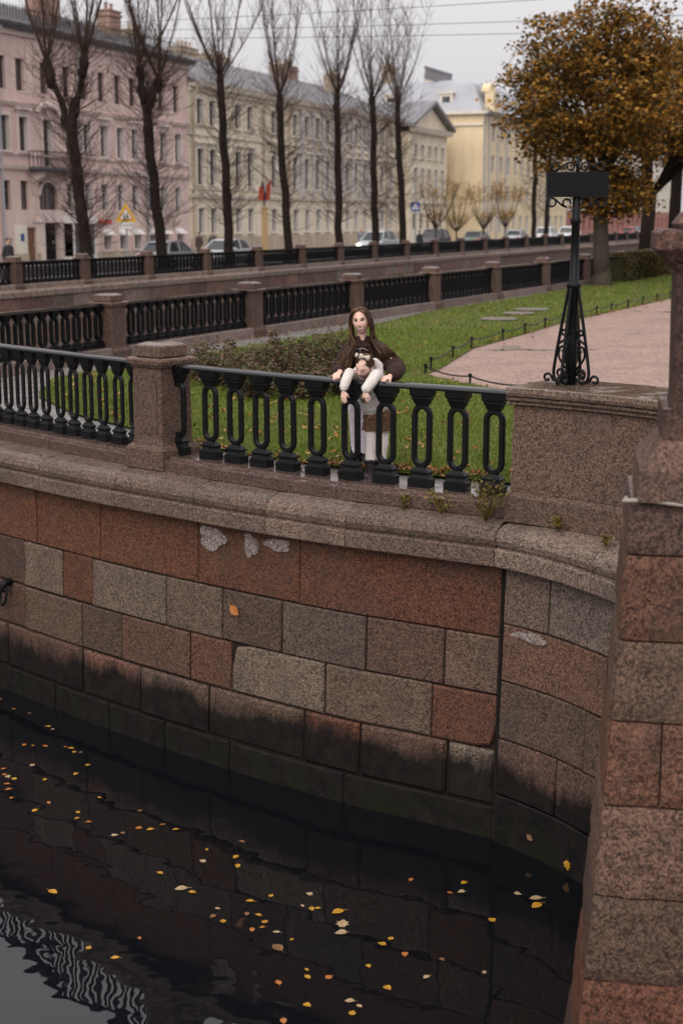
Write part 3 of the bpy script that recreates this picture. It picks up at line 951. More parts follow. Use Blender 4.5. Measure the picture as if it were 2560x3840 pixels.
# ---- pink building
pink = thing('apartment_building', 'pink stucco four-storey building with balcony and dark arched gateway', 'building', facade_frame(38, 0, 0))
cols = [19.6, 22.2, 25.1, 28.58, 30.45, 32.97, 35.45, 37.52, 39.57, 41.62, 43.54, 45.63, 47.48, 49.63]
H = []
W = []
for i, t in enumerate(cols):
    H.append((t - .42, t + .42, 9.9, 11.75)); W.append((t, 9.9, 11.75, .84, 'frame_brown', None, False, (1, 2)))
    z0 = 5.62 if i == 5 else 6.42
    H.append((t - .46, t + .46, z0, 8.4)); W.append((t, z0, 8.4, .92, 'frame_white' if i > 5 else 'frame_brown', 'pink_trim', i % 2 == 0, (1, 2)))
    if i == 5:
        H.append((t - 1.0, t + 1.0, 3.0, 4.7)); W.append((t, 3.0, 4.7, 2.0, 'frame_brown', None, False, (3, 2)))
        H.append((t - .85, t + .85, 0.0, 2.2))
    else:
        H.append((t - .42, t + .42, 3.0, 4.7)); W.append((t, 3.0, 4.7, .84, 'frame_white' if i > 5 else 'frame_brown', None, False, (1, 2)))
        if i == 4: H.append((30.5, 31.5, 0.0, 1.95))
        elif i == 6: H.append((34.2, 36.8, .0, 2.1))
        else:
            H.append((t - .42, t + .42, .45, 1.35)); W.append((t, .45, 1.35, .84, 'frame_white', 'pink_trim' if i > 6 else None, False, (1, 1)))
facade('wall', pink, 17.6, 51.38, 0, 13.3, H, M['pink'])
for a in W: window(pink, *a)
arch = [facade_frame(32.97 + 1.0 * math.cos(a), .02, 3.9 + .85 * math.sin(a)) for a in np.linspace(0, math.pi, 13)]
MB().tube(arch, .09, 6).build('arch_moulding', M['pink_trim'], pink, world=True)
bar(pink, 'cornice', M['pink_trim'], 17.5, 51.5, 0, .18, 13.0, 13.3)
bar(pink, 'cornice', M['dark_roof'], 17.5, 51.6, -.05, .5, 13.3, 13.62, w2=.75)
bar(pink, 'string_course', M['pink_trim'], 17.5, 51.4, 0, .16, 5.35, 5.6, w2=.24)
bar(pink, 'string_course', M['pink_trim'], 17.5, 51.4, 0, .12, 8.98, 9.2, w2=.26)
bar(pink, 'string_course', M['pink_trim'], 17.5, 51.4, 0, .1, 6.18, 6.3)
for a_, b_ in ((17.5, 30.45), (31.55, 32.08), (33.86, 34.18), (36.85, 51.4)): bar(pink, 'base_course', M['cream_chim'], a_, b_, 0, .12, 0, .4)
# doors
for nm, t, w, z, m in (('gate', 32.97, 1.7, 2.18, 'dark'), ('door', 31.0, 1.0, 1.93, 'wood_brown')):
    mb = MB()
    x, y, _ = facade_frame(t, -.2, 0)
    mb.box((x, y, z / 2), (w - .02, .06, z), ANG_F)
    for q in (-.25, .25):
        for zz in (.28, .72):
            xx, yy, _ = facade_frame(t + q * w, -.165, 0)
            mb.box((xx, yy, zz * z), (w * .36, .03, z * .34), ANG_F)
    d = mb.build(nm, M[m], pink, world=True)
    x, y, _ = facade_frame(t + .3 * w, -.12, 0)
    MB().box((x, y, z * .48), (.05, .08, .18), ANG_F).build('handle', M['steel'], d, world=True)
for q in (-1.05, 1.05):   # gateway pilasters
    x, y, _ = facade_frame(32.97 + q, .12, 0)
    MB().box((x, y, 1.35), (.36, .22, 2.7), ANG_F).box((x, y, 2.8), (.5, .34, .2), ANG_F).build('pilaster', M['pink_trim'], pink, world=True)
bar(pink, 'lintel', M['pink_trim'], 31.6, 34.3, 0, .3, 2.25, 2.95)
# shop porch of white frames and glass
porch = [(34.2, 36.8)]
mb = MB()
for t in (34.25, 35.0, 35.95, 36.75):
    for w in (.9,):
        x, y, _ = facade_frame(t, w, 0); mb.box((x, y, 1.1), (.09, .09, 2.2), ANG_F)
for t in (34.25, 36.75):
    x, y, _ = facade_frame(t, .06, 0); mb.box((x, y, 1.1), (.09, .09, 2.2), ANG_F)
x, y, _ = facade_frame(35.5, .5, 0)
mb.box((x, y, 2.3), (2.8, 1.1, .2), ANG_F).box((x, y, .06), (2.7, 1.0, .12), ANG_F)
vs = [facade_frame(34.1, 1.05, 2.4), facade_frame(36.9, 1.05, 2.4), facade_frame(36.9, 0, 2.95), facade_frame(34.1, 0, 2.95), facade_frame(34.1, 0, 2.4), facade_frame(36.9, 0, 2.4)]
mb.add(vs, [(0, 1, 2, 3), (0, 3, 4), (1, 5, 2), (0, 4, 5, 1), (3, 2, 5, 4)])
po = mb.build('porch', M['white'], pink, world=True)
x, y, _ = facade_frame(35.48, .86, 0)
MB().box((x, y, 1.2), (2.4, .02, 1.9), ANG_F).build('pane', M['glass'], po, world=True)
MB().box((*facade_frame(35.3, .9, 0)[:2], 1.2), (.5, .02, .5), ANG_F).build('poster', plain('poster_green', (.30, .42, .05), .6), po, world=True)
# balcony
bx, by, _ = facade_frame(32.97, .55, 0)
bal = MB().box((bx, by, 5.45), (4.6, 1.1, .16), ANG_F).box((bx, by, 5.3), (4.2, .8, .14), ANG_F).build('balcony', M['dark_roof'], pink, world=True)
mb = MB()
for k in range(24):
    t = 30.75 + 4.44 * k / 23
    x, y, _ = facade_frame(t, 1.03, 0); mb.box((x, y, 5.98), (.035, .035, .9), ANG_F)
for t in (30.75, 35.19):
    for w in (.2, .5, .8): x, y, _ = facade_frame(t, w, 0); mb.box((x, y, 5.98), (.035, .035, .9), ANG_F)
x, y, _ = facade_frame(32.97, 1.03, 0); mb.box((x, y, 6.44), (4.5, .06, .05), ANG_F)
for t in (30.75, 35.19): x, y, _ = facade_frame(t, .53, 0); mb.box((x, y, 6.44), (.06, .95, .05), ANG_F)
mb.build('railing', M['iron_far'], bal, world=True)
for q in (-1.6, 1.6):
    MB().prism([(0, 0), (.9, 0), (.75, -.25), (.2, -.55), (0, -.6)], -.12, .12).move(Matrix.Translation(facade_frame(32.97 + q, 0, 5.23)) @ Matrix.Rotation(ANG_F - math.pi / 2, 4, 'Z')).build('bracket', M['pink_trim'], bal, world=True)
hood = [facade_frame(32.97 + 1.15 * math.cos(a), .22, 8.75 + .55 * math.sin(a)) for a in np.linspace(0, math.pi, 11)]
MB().tube(hood, [(.14, .2)] * 11, 6).build('hood_moulding', M['pink_trim'], pink, world=True)
for t in (28.0, 36.5, 45.0): downpipe(pink, t, 13.3, M['steel'])
rf = gable_roof(pink, 17.5, 51.5, 13.62, 2.6, M['dark_roof'])
mb = MB()
for k in range(110):
    t = 17.6 + 33.8 * k / 109
    x, y, _ = facade_frame(t, -.6, 0); mb.box((x, y, 14.45), (.03, .03, .95), ANG_F)
x, y, _ = facade_frame(34.5, -.6, 0); mb.box((x, y, 14.75), (33.8, .04, .04), ANG_F)
mb.build('roof_railing', M['iron_far'], rf, world=True)
for t, w, z1, l in ((40.0, -4.5, 17.4, 2.6), (48.3, -4.5, 16.8, 1.6), (30.5, -7, 17.5, 1.5), (22, -5, 17, 2)):
    chimney(rf, t, w, 14.4, z1, l, 1.0, M['chimney'])

# ---- cream building
cream = thing('palace_building', 'long cream classical building with white pilasters and a pediment at its right end', 'building', facade_frame(80, 0, 0))
ct = [53.1, 55.1, 59.4, 61.6, 66.1, 70.5, 73.0, 75.4, 77.7, 80.0, 82.4, 84.6, 86.8, 89.1, 91.6, 94.1]
H, W = [], []
for i, t in enumerate(ct):
    for z0, z1, w, cs, hd in ((9.3, 11.1, 1.0, 'cream_trim', False), (4.95, 7.55, 1.05, 'cream_trim', True), (1.4, 3.25, 1.0, 'cream_trim', False)):
        H.append((t - w / 2, t + w / 2, z0, z1)); W.append((t, z0, z1, w, 'frame_brown' if z0 > 2 else 'frame_white', cs, hd, (1, 2)))
facade('wall', cream, 51.41, 96.48, 0, 11.75, H, M['cream'])
for a in W: window(cream, *a)
bar(cream, 'cornice', M['cream_trim'], 51.45, 96.4, 0, .2, 11.6, 11.9)
bar(cream, 'cornice', M['cream_trim'], 51.45, 96.4, 0, .55, 11.9, 12.3, w2=.8)
bar(cream, 'string_course', M['cream_trim'], 51.45, 96.4, 0, .14, 8.5, 8.75)
bar(cream, 'string_course', M['cream_trim'], 51.45, 96.4, 0, .18, 4.0, 4.25, w2=.26)
bar(cream, 'string_course', M['cream_trim'], 51.45, 96.4, 0, .12, 4.62, 4.78)
bar(cream, 'base_course', M['cream_chim'], 51.45, 96.4, 0, .2, 0, 1.1)
for t in (71.75, 74.2, 76.55, 78.85, 81.2, 83.5, 85.7, 87.95):
    x, y, _ = facade_frame(t, .14, 0)
    mb = MB(); mb.box((x, y, 7.9), (.62, .26, 7.2), ANG_F).box((x, y, 4.4), (.8, .42, .3), ANG_F).box((x, y, 11.35), (.82, .42, .34), ANG_F)
    mb.build('pilaster', M['frame_white'], cream, world=True)
for t in (51.9, 64.0, 69.0, 92.9): downpipe(cream, t, 11.9, M['cream_chim'])
rf = gable_roof(cream, 51.5, 96.5, 12.3, 3.2, M['zinc_roof'])
for t, w, z1, l, m in ((54, -6, 16.2, 1.8, 'cream_chim'), (59, -9, 16.0, 4.5, 'cream_chim'), (66, -8, 16.3, 3.0, 'cream_chim'), (73.5, -9, 16.4, 4.6, 'cream_chim'), (80.5, -6, 16.2, 1.6, 'cream_chim'), (85, -7, 16.5, 2.2, 'chimney'), (91, -5, 16.2, 1.8, 'cream_chim')):
    chimney(rf, t, w, 13.2, z1, l, 1.0, M[m])
# pedimented wing
H, W = [], []
for t in (98.2, 100.4, 102.6, 104.8, 107.0):
    for z0, z1, cs in ((8.6, 9.9, 'cream_trim'), (4.95, 7.55, 'cream_trim'), (1.4, 3.0, None)):
        H.append((t - .5, t + .5, z0, z1)); W.append((t, z0, z1, 1.0, 'frame_brown', cs, False, (1, 2)))
facade('wing_wall', cream, 96.5, 108.7, 0, 11.1, H, M['cream'], off=B_OFF - 1.2)
for a in W: window(cream, *a, off=B_OFF - 1.2)
bar(cream, 'cornice', M['cream_trim'], 96.3, 108.9, 0, .5, 11.1, 11.6, off=B_OFF - 1.2, w2=.75)
bar(cream, 'string_course', M['cream_trim'], 96.52, 108.7, 0, .2, 4.0, 4.25, off=B_OFF - 1.2)
off = B_OFF - 1.2
vs = [facade_frame(96.1, .1, 11.6, off), facade_frame(109.1, .1, 11.6, off), facade_frame(102.6, .1, 14.0, off), facade_frame(96.1, -14, 11.6, off), facade_frame(109.1, -14, 11.6, off), facade_frame(102.6, -14, 14.0, off)]
MB().add(vs, [(0, 1, 2), (3, 5, 4), (0, 2, 5, 3), (1, 4, 5, 2), (0, 3, 4, 1)]).build('pediment', M['cream'], cream, world=True)
pr = MB()
for a, b in ((95.8, 102.6), (109.4, 102.6)):
    rr = []
    for w in (.8, -14.2):
        rr.append([facade_frame(a, w, 11.62, off), facade_frame(a, w, 11.95, off), facade_frame(b, w, 14.5, off), facade_frame(b, w, 14.15, off)])
    pr.rings(rr)
pr.build('pediment_roof', M['zinc_roof'], cream, world=True)

# ---- yellow corner building with mansard roof
YO = 16.0
yel = thing('apartment_building', 'yellow corner building with white quoins and grey mansard roof behind saplings', 'building', facade_frame(130, 0, 0, YO))
yt = [115.7, 119.2, 122.2, 125.2, 128.2, 131.2, 134.2, 137.2, 140.2, 143.2, 146.2, 149.2]
H, W = [], []
for t in yt:
    for z0, z1 in ((10.9, 12.7), (7.5, 9.4), (4.2, 6.2), (.9, 2.8)):
        H.append((t - .55, t + .55, z0, z1)); W.append((t, z0, z1, 1.1, 'frame_white', None, False, (1, 2)))
facade('wall', yel, 111.6, 152.0, 0, 14.0, H, M['yellow'], off=YO, depth=16)
for a in W: window(yel, *a, off=YO)
for t in (112.0, 113.9, 117.5, 121.0):
    for k in range(23):
        z = .3 + k * .6
        ww = .75 if k % 2 else .55
        bar(yel, 'quoin', M['frame_white'], t - ww / 2, t + ww / 2, 0, .1, z - .27, z + .27, off=YO)
bar(yel, 'cornice', M['frame_white'], 111.2, 152.3, 0, .5, 13.7, 14.0, off=YO, w2=.9)
x0 = facade_frame(111.5, -8, 0, YO)
MB().box((*facade_frame(111.4, -7.9, 0, YO)[:2], 13.85), (.5, 16.4, .32), ANG_F).build('cornice', M['cream_trim'], yel, world=True)
MB().box((*facade_frame(111.5, -7.9, 0, YO)[:2], 12.6), (.16, 15.9, .22), ANG_F).build('string_course', M['cream_trim'], yel, world=True)
rr = []
for z, q, wq in ((14.02, 0, 0), (14.5, .2, .2), (17.0, 1.6, 1.4), (17.3, 2.0, 1.8), (17.8, 5, 5)):
    rr.append([facade_frame(111.6 + q, -.2 - wq, z, YO), facade_frame(152 - q, -.2 - wq, z, YO), facade_frame(152 - q, -16 + wq, z, YO), facade_frame(111.6 + q, -16 + wq, z, YO)])
mans = MB().rings(rr).build('mansard_roof', plain('mansard_zinc', (.33, .34, .37), .45, var=.25, vscale=.4), yel, world=True)
def dormer(parent, t, w, z, side=False):
    x, y, _ = facade_frame(t, w, 0, YO)
    mb = MB()
    mb.box((x, y, z + .8), (1.5, 1.5, 1.6), ANG_F).box((x, y, z + 1.68), (1.8, 1.8, .16), ANG_F)
    d = mb.build('dormer', M['cream_trim'], parent, world=True)
    if side: x, y, _ = facade_frame(t - .76, w, 0, YO); MB().box((x, y, z + .75), (.06, .9, 1.1), ANG_F).build('pane', M['glass'], d, world=True)
    else: x, y, _ = facade_frame(t, w + .76, 0, YO); MB().box((x, y, z + .75), (.9, .06, 1.1), ANG_F).build('pane', M['glass'], d, world=True)
for w in (-4.5, -11): dormer(mans, 112.9, w, 14.4, True)
for t in (122.2, 128.2, 134.2): dormer(mans, t, -1.6, 14.3)
# corner attic gable with niche
x, y, _ = facade_frame(114.9, .0, 0, YO)
gb = MB().box((x, y, 15.1), (2.4, 1.0, 2.2), ANG_F).build('attic_gable', M['yellow'], yel, world=True)
ar = [facade_frame(114.9 + 1.3 * math.cos(a), .02, 16.2 + 1.0 * math.sin(a), YO) for a in np.linspace(0, math.pi, 9)]
ab = [facade_frame(114.9 + 1.3 * math.cos(a), -.9, 16.2 + 1.0 * math.sin(a), YO) for a in np.linspace(0, math.pi, 9)]
MB().rings([ar, ab]).build('gable_head', M['yellow'], gb, world=True)
MB().box((*facade_frame(114.9, .52, 0, YO)[:2], 15.4), (1.0, .06, 1.6), ANG_F).build('niche', M['frame_white'], gb, world=True)
for t, w, z1, l in ((118, -9, 19.6, 2.2), (131, -8, 20, 3)): chimney(mans, t, w, 17, z1, l, 1.1, M['cream_chim'])
mb = MB()
for k in range(14):
    x, y, _ = facade_frame(112.5 + k * .7, -7, 0, YO); mb.box((x, y, 18.35), (.3, .12, .9), ANG_F)
x, y, _ = facade_frame(117.05, -7, 0, YO); mb.box((x, y, 18.9), (9.8, .2, .25), ANG_F).box((x, y, 17.85), (9.8, .2, .3), ANG_F)
mb.build('roof_parapet', M['zinc_roof'], mans, world=True)

# ---- further building, pale with rose ground floor
pal = thing('apartment_building', 'distant pale building with rose ground floor beyond the second orange tree', 'building', facade_frame(200, 0, 0, 17))
H, W = [], []
for k in range(22):
    t = 154.5 + k * 4.2
    for z0, z1 in ((11.0, 13.3), (7.3, 9.6), (4.2, 6.0), (.8, 2.6)):
        H.append((t - .65, t + .65, z0, z1)); W.append((t, z0, z1, 1.3, 'frame_brown', None, False, (1, 2)))
facade('wall', pal, 152.2, 246, 3.6, 15, [h for h in H if h[2] > 4], M['cream_trim'], off=17)
facade('ground_floor', pal, 152.2, 246, 0, 3.59, [h for h in H if h[2] < 4], M['rose'], off=16.9)
for a in W: window(pal, *a, off=17)
bar(pal, 'cornice', M['cream_trim'], 152.2, 246.2, 0, .5, 14.6, 15.0, off=17, w2=.8)
gable_roof(pal, 152.2, 246, 15.0, 3.0, M['zinc_roof'], off=17)

# ------------------------------------------------------------------ trees
def bare_tree(seed, H, lean, r0=.27,  fork=None, top=16.0, name='pollarded_tree', label='', loc=(0, 0, 0), group='bare trees along the far quay', spread=1.0, epi=150):
    r = random.Random(seed)
    r0 *= .82
    t = thing(name, label, 'tree', loc, 0, group)
    tr, br, tw = MB(), MB(), MB()
    def rv(a=1.0): return Vector((r.uniform(-a, a), r.uniform(-a, a), r.uniform(-a, a)))
    def limb(mb, p0, p1, ra, rb, k, n, wob):
        pts = []
        for i in range(k + 1):
            q = i / k
            p = p0.lerp(p1, q)
            if 0 < i < k: p = p + rv(wob)
            pts.append(p)
        rad = [ra + (rb - ra) * i / k for i in range(k + 1)]
        mb.tube(pts, rad, n)
        return pts
    def twig(p, d, L, rr, lev):
        k = 3
        pts = [p]
        dd = d.normalized()
        for i in range(k):
            dd = (dd + Vector((0, 0, .16 if lev else .1)) + rv(.16)).normalized()
            pts.append(pts[-1] + dd * L / k)
        tw.tube(pts, [rr, rr * .8, rr * .55, rr * .25], 3, cap=False)
        if lev > 0:
            for i in range(r.randint(3, 5)):
                q = r.uniform(.25, .95) * k
                j = min(int(q), k - 1)
                pp = pts[j].lerp(pts[j + 1], q - j)
                twig(pp, dd + rv(.9) + Vector((0, 0, .25)), L * r.uniform(.3, .55), rr * .55, lev - 1)
    base = Vector((0, 0, -.15))
    heads = []
    if fork:
        fz, splits = fork
        fp = Vector((lean[0] * fz / H, lean[1], fz))
        pts = limb(tr, base, fp, r0, r0 * .8, 7, 10, .05)
        stems = [pts]
        for sx, sy, sz in splits:
            e = Vector((sx, sy, sz))
            stems.append(limb(tr, fp - Vector((0, 0, .25)), e, r0 * .55, r0 * .4, 5, 9, .05))
            heads.append(e)
    else:
        e = Vector((lean[0], lean[1], H))
        stems = [limb(tr, base, e, r0, r0 * .72, 9, 10, .07)]
        heads.append(e)
    # root flare and burls
    tr.lathe([(r0 * 1.5, -.15), (r0 * 1.2, .25), (r0 * 1.0, .6), (r0 * .7, 1.0)], n=12)
    for st in stems:
        for i in range(5):
            q = r.randint(1, len(st) - 1)
            p = st[q - 1].lerp(st[q], r.random())
            tr.ball(p + rv(.07), (r0 * r.uniform(.6, .9), r0 * r.uniform(.6, .9), r0 * r.uniform(.9, 1.8)), 8, 5)
    for e in heads:
        tr.ball(e - Vector((0, 0, .1)), (r0 * .78, r0 * .78, r0 * 1.5), 9, 6)
        n = 5 if fork else 7
        for i in range(n):
            a = 2 * math.pi * i / n + r.uniform(-.3, .3)
            out = r.uniform(.6, 3.2) * spread
            tip = e + Vector((math.cos(a) * out, math.sin(a) * out, (top - e.z) * r.uniform(.7, 1.05)))
            m = e + Vector((math.cos(a) * out * .6, math.sin(a) * out * .6, (tip.z - e.z) * .35))
            ra = r.uniform(.04, .07)
            pts = []
            for q in range(7):
                u = q / 6
                pts.append(e * (1 - u) ** 2 + m * 2 * u * (1 - u) + tip * u * u + rv(.05))
            br.tube(pts, [ra * (1 - .85 * q / 6) for q in range(7)], 5)
            for q in range(34):
                u = r.uniform(.05, 1)
                j = min(int(u * 6), 5)
                p = pts[j].lerp(pts[j + 1], u * 6 - j)
                b = r.uniform(0, 2 * math.pi)
                twig(p, Vector((math.cos(b) * .6, math.sin(b) * .6, .8)), r.uniform(.7, 1.7), .0125, 1)
        for q in range(16):   # thicket of shoots at the pollard head
            b = r.uniform(0, 2 * math.pi); c = r.uniform(.2, 1.3)
            twig(e + rv(.15), Vector((math.cos(b) * c, math.sin(b) * c, r.uniform(.3, 1.2))), r.uniform(1.0, 2.4), .014, 1)
    for st in stems:
        n = int(epi * 1.25) if st is stems[0] else epi // 3
        for q in range(n):
            u = r.uniform(.22, 1) * (len(st) - 1)
            j = min(int(u), len(st) - 2)
            p = st[j].lerp(st[j + 1], u - j)
            b = r.uniform(0, 2 * math.pi)
            twig(p, Vector((math.cos(b), math.sin(b), r.uniform(-.15, .75))), r.uniform(.9, 2.7), r.uniform(.011, .021), 1)
    tr.build('trunk', M['bark_dark'], t, smooth=True)
    br.build('branch', M['bark_twig'], t, smooth=True)
    tag(tw.build('twigs', M['bark_twig'], t), kind='stuff')
    return t
TL = ['bare forked tree leaning in front of the pink facade, leftmost of the row', 'bare pollarded tree between the triangular sign and the cream building',
      'bare knobbly tree before the left end of the cream building', 'bare slim tree just right of the red traffic sign', 'bare pollarded tree left of the pale car with its headlight on',
      'bare tree right of the pale car, sixth from the left', 'bare tree with a side fork just left of the blue crossing sign', 'thin bare tree left of the white off-road car, under the orange crown', 'thin bare tree right beside the silver car, rightmost bare trunk']
TT = [(8.46, 8.4, -.75, .33, (6.1, [(-1.45, .1, 8.7), (.1, -.1, 8.8)])), (14.83, 9.0, -.75, .31, (7.5, [(-.85, 0, 9.0), (-.05, .2, 8.5)])), (21.68, 9.2, -.35, .30, None), (28.84, 8.9, -.4, .29, None), (36.17, 9.5, -.1, .29, None), (42.29, 9.7, -.2, .30, None), (47.59, 9.8, -.45, .30, None), (82.12, 11, -.1, .28, None), (86.57, 11, .2, .28, None)]
for k, (t, h, ln, r0, fk) in enumerate(TT):
    bare_tree(100 + k, h, (ln, 0), r0, fk, top=16.5 + rnd.uniform(-.5, 1.0), label=TL[k], loc=(*far(t, 2.4), 0), epi=150 if k < 7 else 90)

def sapling(seed, loc, h, label, yellow):
    r = random.Random(seed)
    t = thing('young_tree', label, 'tree', loc, 0, 'saplings on the far quay')
    tr, lf = MB(), []
    fz = h * .3
    tr.tube([(0, 0, -.1), (.03, 0, fz * .5), (0, .02, fz)], [.07, .06, .05], 6)
    for k in range(15):
        a = 2 * math.pi * k / 15 + r.uniform(-.2, .2); o = r.uniform(.7, 2.0)
        e = Vector((math.cos(a) * o, math.sin(a) * o, h * r.uniform(.75, 1)))
        pts = [Vector((0, 0, fz)), Vector((0, 0, fz)).lerp(e, .4) + Vector((math.cos(a) * .25, math.sin(a) * .25, 0)), e]
        tr.tube(pts, [.035, .022, .006], 4)
        for q in range(22):
            u = r.uniform(.2, 1)
            p = pts[1].lerp(pts[2], u) if u > .5 else pts[0].lerp(pts[1], u * 2)
            d = Vector((r.uniform(-1, 1), r.uniform(-1, 1), r.uniform(.1, 1))).normalized() * r.uniform(.4, .9)
            tr.tube([p, p + d * .5 + Vector((0, 0, .05)), p + d], [.008, .006, .003], 3, cap=False)
            for z in range(yellow):
                if r.random() < .8: lf.append(p + d * r.uniform(.3, 1.05))
    tr.build('trunk', M['bark_twig'], t)
    if lf:
        lv = leaf_cloud(np.array([tuple(p) for p in lf]), .13, seed)
        tag(put('crown', np_mesh('crown', *lv, M['leaf_yellow']), t), kind='stuff')

def leaf_cloud(C, size, seed, droop=.5, jitter=.5):
    """folded leaf quads (two triangles sharing the midrib) at centres C"""
    g = np.random.default_rng(seed)
    n = len(C)
    a = g.uniform(0, 2 * np.pi, n)
    d = np.stack([np.cos(a), np.sin(a), -droop + g.uniform(-.5, .5, n)], 1)
    d /= np.linalg.norm(d, axis=1)[:, None]
    up = g.normal(0, .55, (n, 3)) + np.array([0, 0, 1.0])
    sd = np.cross(d, up); sd /= np.linalg.norm(sd, axis=1)[:, None]
    nn = np.cross(sd, d)
    s = size * g.uniform(1 - jitter, 1 + jitter * .5, n)[:, None]
    V = np.stack([C - d * s * .5, C + sd * s * .42 + nn * s * .12, C + d * s * .62, C - sd * s * .42 + nn * s * .12], 1).reshape(-1, 3)
    i = np.arange(n)[:, None] * 4
    return V, np.concatenate([i + [[0, 1, 2]], i + [[0, 2, 3]]], 0)

def crown_points(seed, c, rad, clumps, per, csize, low=-1.0, shell=.3):
    g = np.random.default_rng(seed)
    u = g.normal(size=(clumps, 3)); u /= np.linalg.norm(u, axis=1)[:, None]
    u = u[u[:, 2] > low]
    k = g.uniform(shell, 1.0, len(u)) ** .6
    lump = 1 + .08 * np.sin(u[:, 0] * 5 + seed) + .07 * np.sin(u[:, 2] * 7 + 1.3 * seed) + .06 * np.sin(u[:, 1] * 6) + .06 * np.sin(u[:, 0] * 13 + u[:, 2] * 11) + g.normal(0, .05, len(u))
    cc = np.array(c) + u * np.array(rad) * (k * lump)[:, None]
    pts = []
    for q in cc:
        m = int(per * g.uniform(.5, 1.5))
        off = g.normal(size=(m, 3)) * np.array([csize, csize, csize * .45])
        pts.append(q + off)
    return np.concatenate(pts)

def leafy_tree(seed, loc, label, trunk, crowns, leaf=.15, clumps=800, per=36, mat='leaf_orange', group='orange lime trees on the lawn', bark='bark_grey'):
    r = random.Random(seed)
    t = thing('lime_tree', label, 'tree', loc, 0, group)
    mb = MB()
    for pts, rad in trunk: mb.tube(pts, rad, 10)
    p, rd = trunk[0]
    mb.lathe([(rd[0] * 1.4, -.1), (rd[0] * 1.15, .12), (rd[0] * 1.0, .35), (rd[0] * .7, .8)], n=14)
    top = Vector(trunk[0][0][-1])
    for c, rad, n, pr, low in crowns:
        for k in range(16):
            a = r.uniform(0, 2 * math.pi); z = r.uniform(-.5, .9)
            e = Vector((c[0] + math.cos(a) * rad[0] * .75, c[1] + math.sin(a) * rad[1] * .75, c[2] + z * rad[2] * .8))
            m = top.lerp(e, .5) + Vector((0, 0, .3))
            mb.tube([top - Vector((0, 0, .3)), m, e], [.085, .05, .015], 5)
    mb.build('trunk', M[bark], t, smooth=True)
    P = np.concatenate([crown_points(seed + i, c, rad, int(clumps * n), per * pr, .30, low) for i, (c, rad, n, pr, low) in enumerate(crowns)])
    V, Fc = leaf_cloud(P, leaf, seed, .45)
    tag(put('crown', np_mesh('crown', V, Fc, M[mat]), t), kind='stuff')
    return t

for sd, t, h, lab, ye in ((1, 55.06, 5.6, 'thin green-stemmed sapling, leftmost of the four saplings', 2), (2, 59.93, 5.0, 'low forked sapling with ochre leaves right of the dark off-road car', 2), (3, 67.04, 5.2, 'bushy forked sapling with thin brown leaves, second from the right', 2), (4, 73.43, 5.6, 'tallest yellow-leaved sapling, rightmost of the four', 4)):
    sapling(sd, (*far(t, 2.6), 0), h, lab, ye)

T1 = (9.89, 54.86, 0)
leafy_tree(31, T1, 'large orange lime tree with round crown behind the black street sign',
           [([(0, 0, -.1), (-.05, 0, 1.2), (-.12, 0, 2.6), (-.2, 0, 4.2)], [.36, .30, .27, .24])],
           [((-.4, 0, 7.0), (3.3, 3.2, 3.4), 1.0, 1.0, -.95), ((.25, 0, 3.35), (1.5, 1.3, 1.0), .16, .9, -1)], .17)
T2 = (14.0, 67.0, 0)
leafy_tree(32, T2, 'orange lime tree with forked dark trunk behind the hedge',
           [([(0, 0, -.1), (.1, 0, 1.8), (.18, 0, 3.7)], [.36, .32, .30]), ([(.17, 0, 3.5), (-.05, .1, 4.7), (0, 0, 6.0)], [.25, .22, .2]), ([(.2, 0, 3.5), (.7, -.1, 4.3), (1.2, 0, 5.0)], [.17, .16, .13])],
           [((1.6, 0, 7.7), (4.0, 3.2, 3.1), 1.1, 1.0, -.9)], .18, bark='bark_dark')
T3 = (17.4, 76.0, 0)
leafy_tree(33, T3, 'orange lime tree with straight dark trunk beside the pier edge',
           [([(0, 0, -.1), (0, 0, 2.5), (.05, 0, 6)], [.34, .31, .26])], [((.6, 0, 8.6), (3.6, 3.2, 3.3), .8, 1.0, -.9)], .18, bark='bark_dark')
T4 = (19.9, 82.0, 0)
leafy_tree(34, T4, 'orange lime tree partly hidden by the pier, farthest right',
           [([(0, 0, -.1), (.1, 0, 2.0), (-.2, 0, 5)], [.5, .42, .3])], [((1.5, 0, 8.2), (4.0, 3.4, 4.0), .7, 1.0, -.9)], .19, bark='bark_dark')

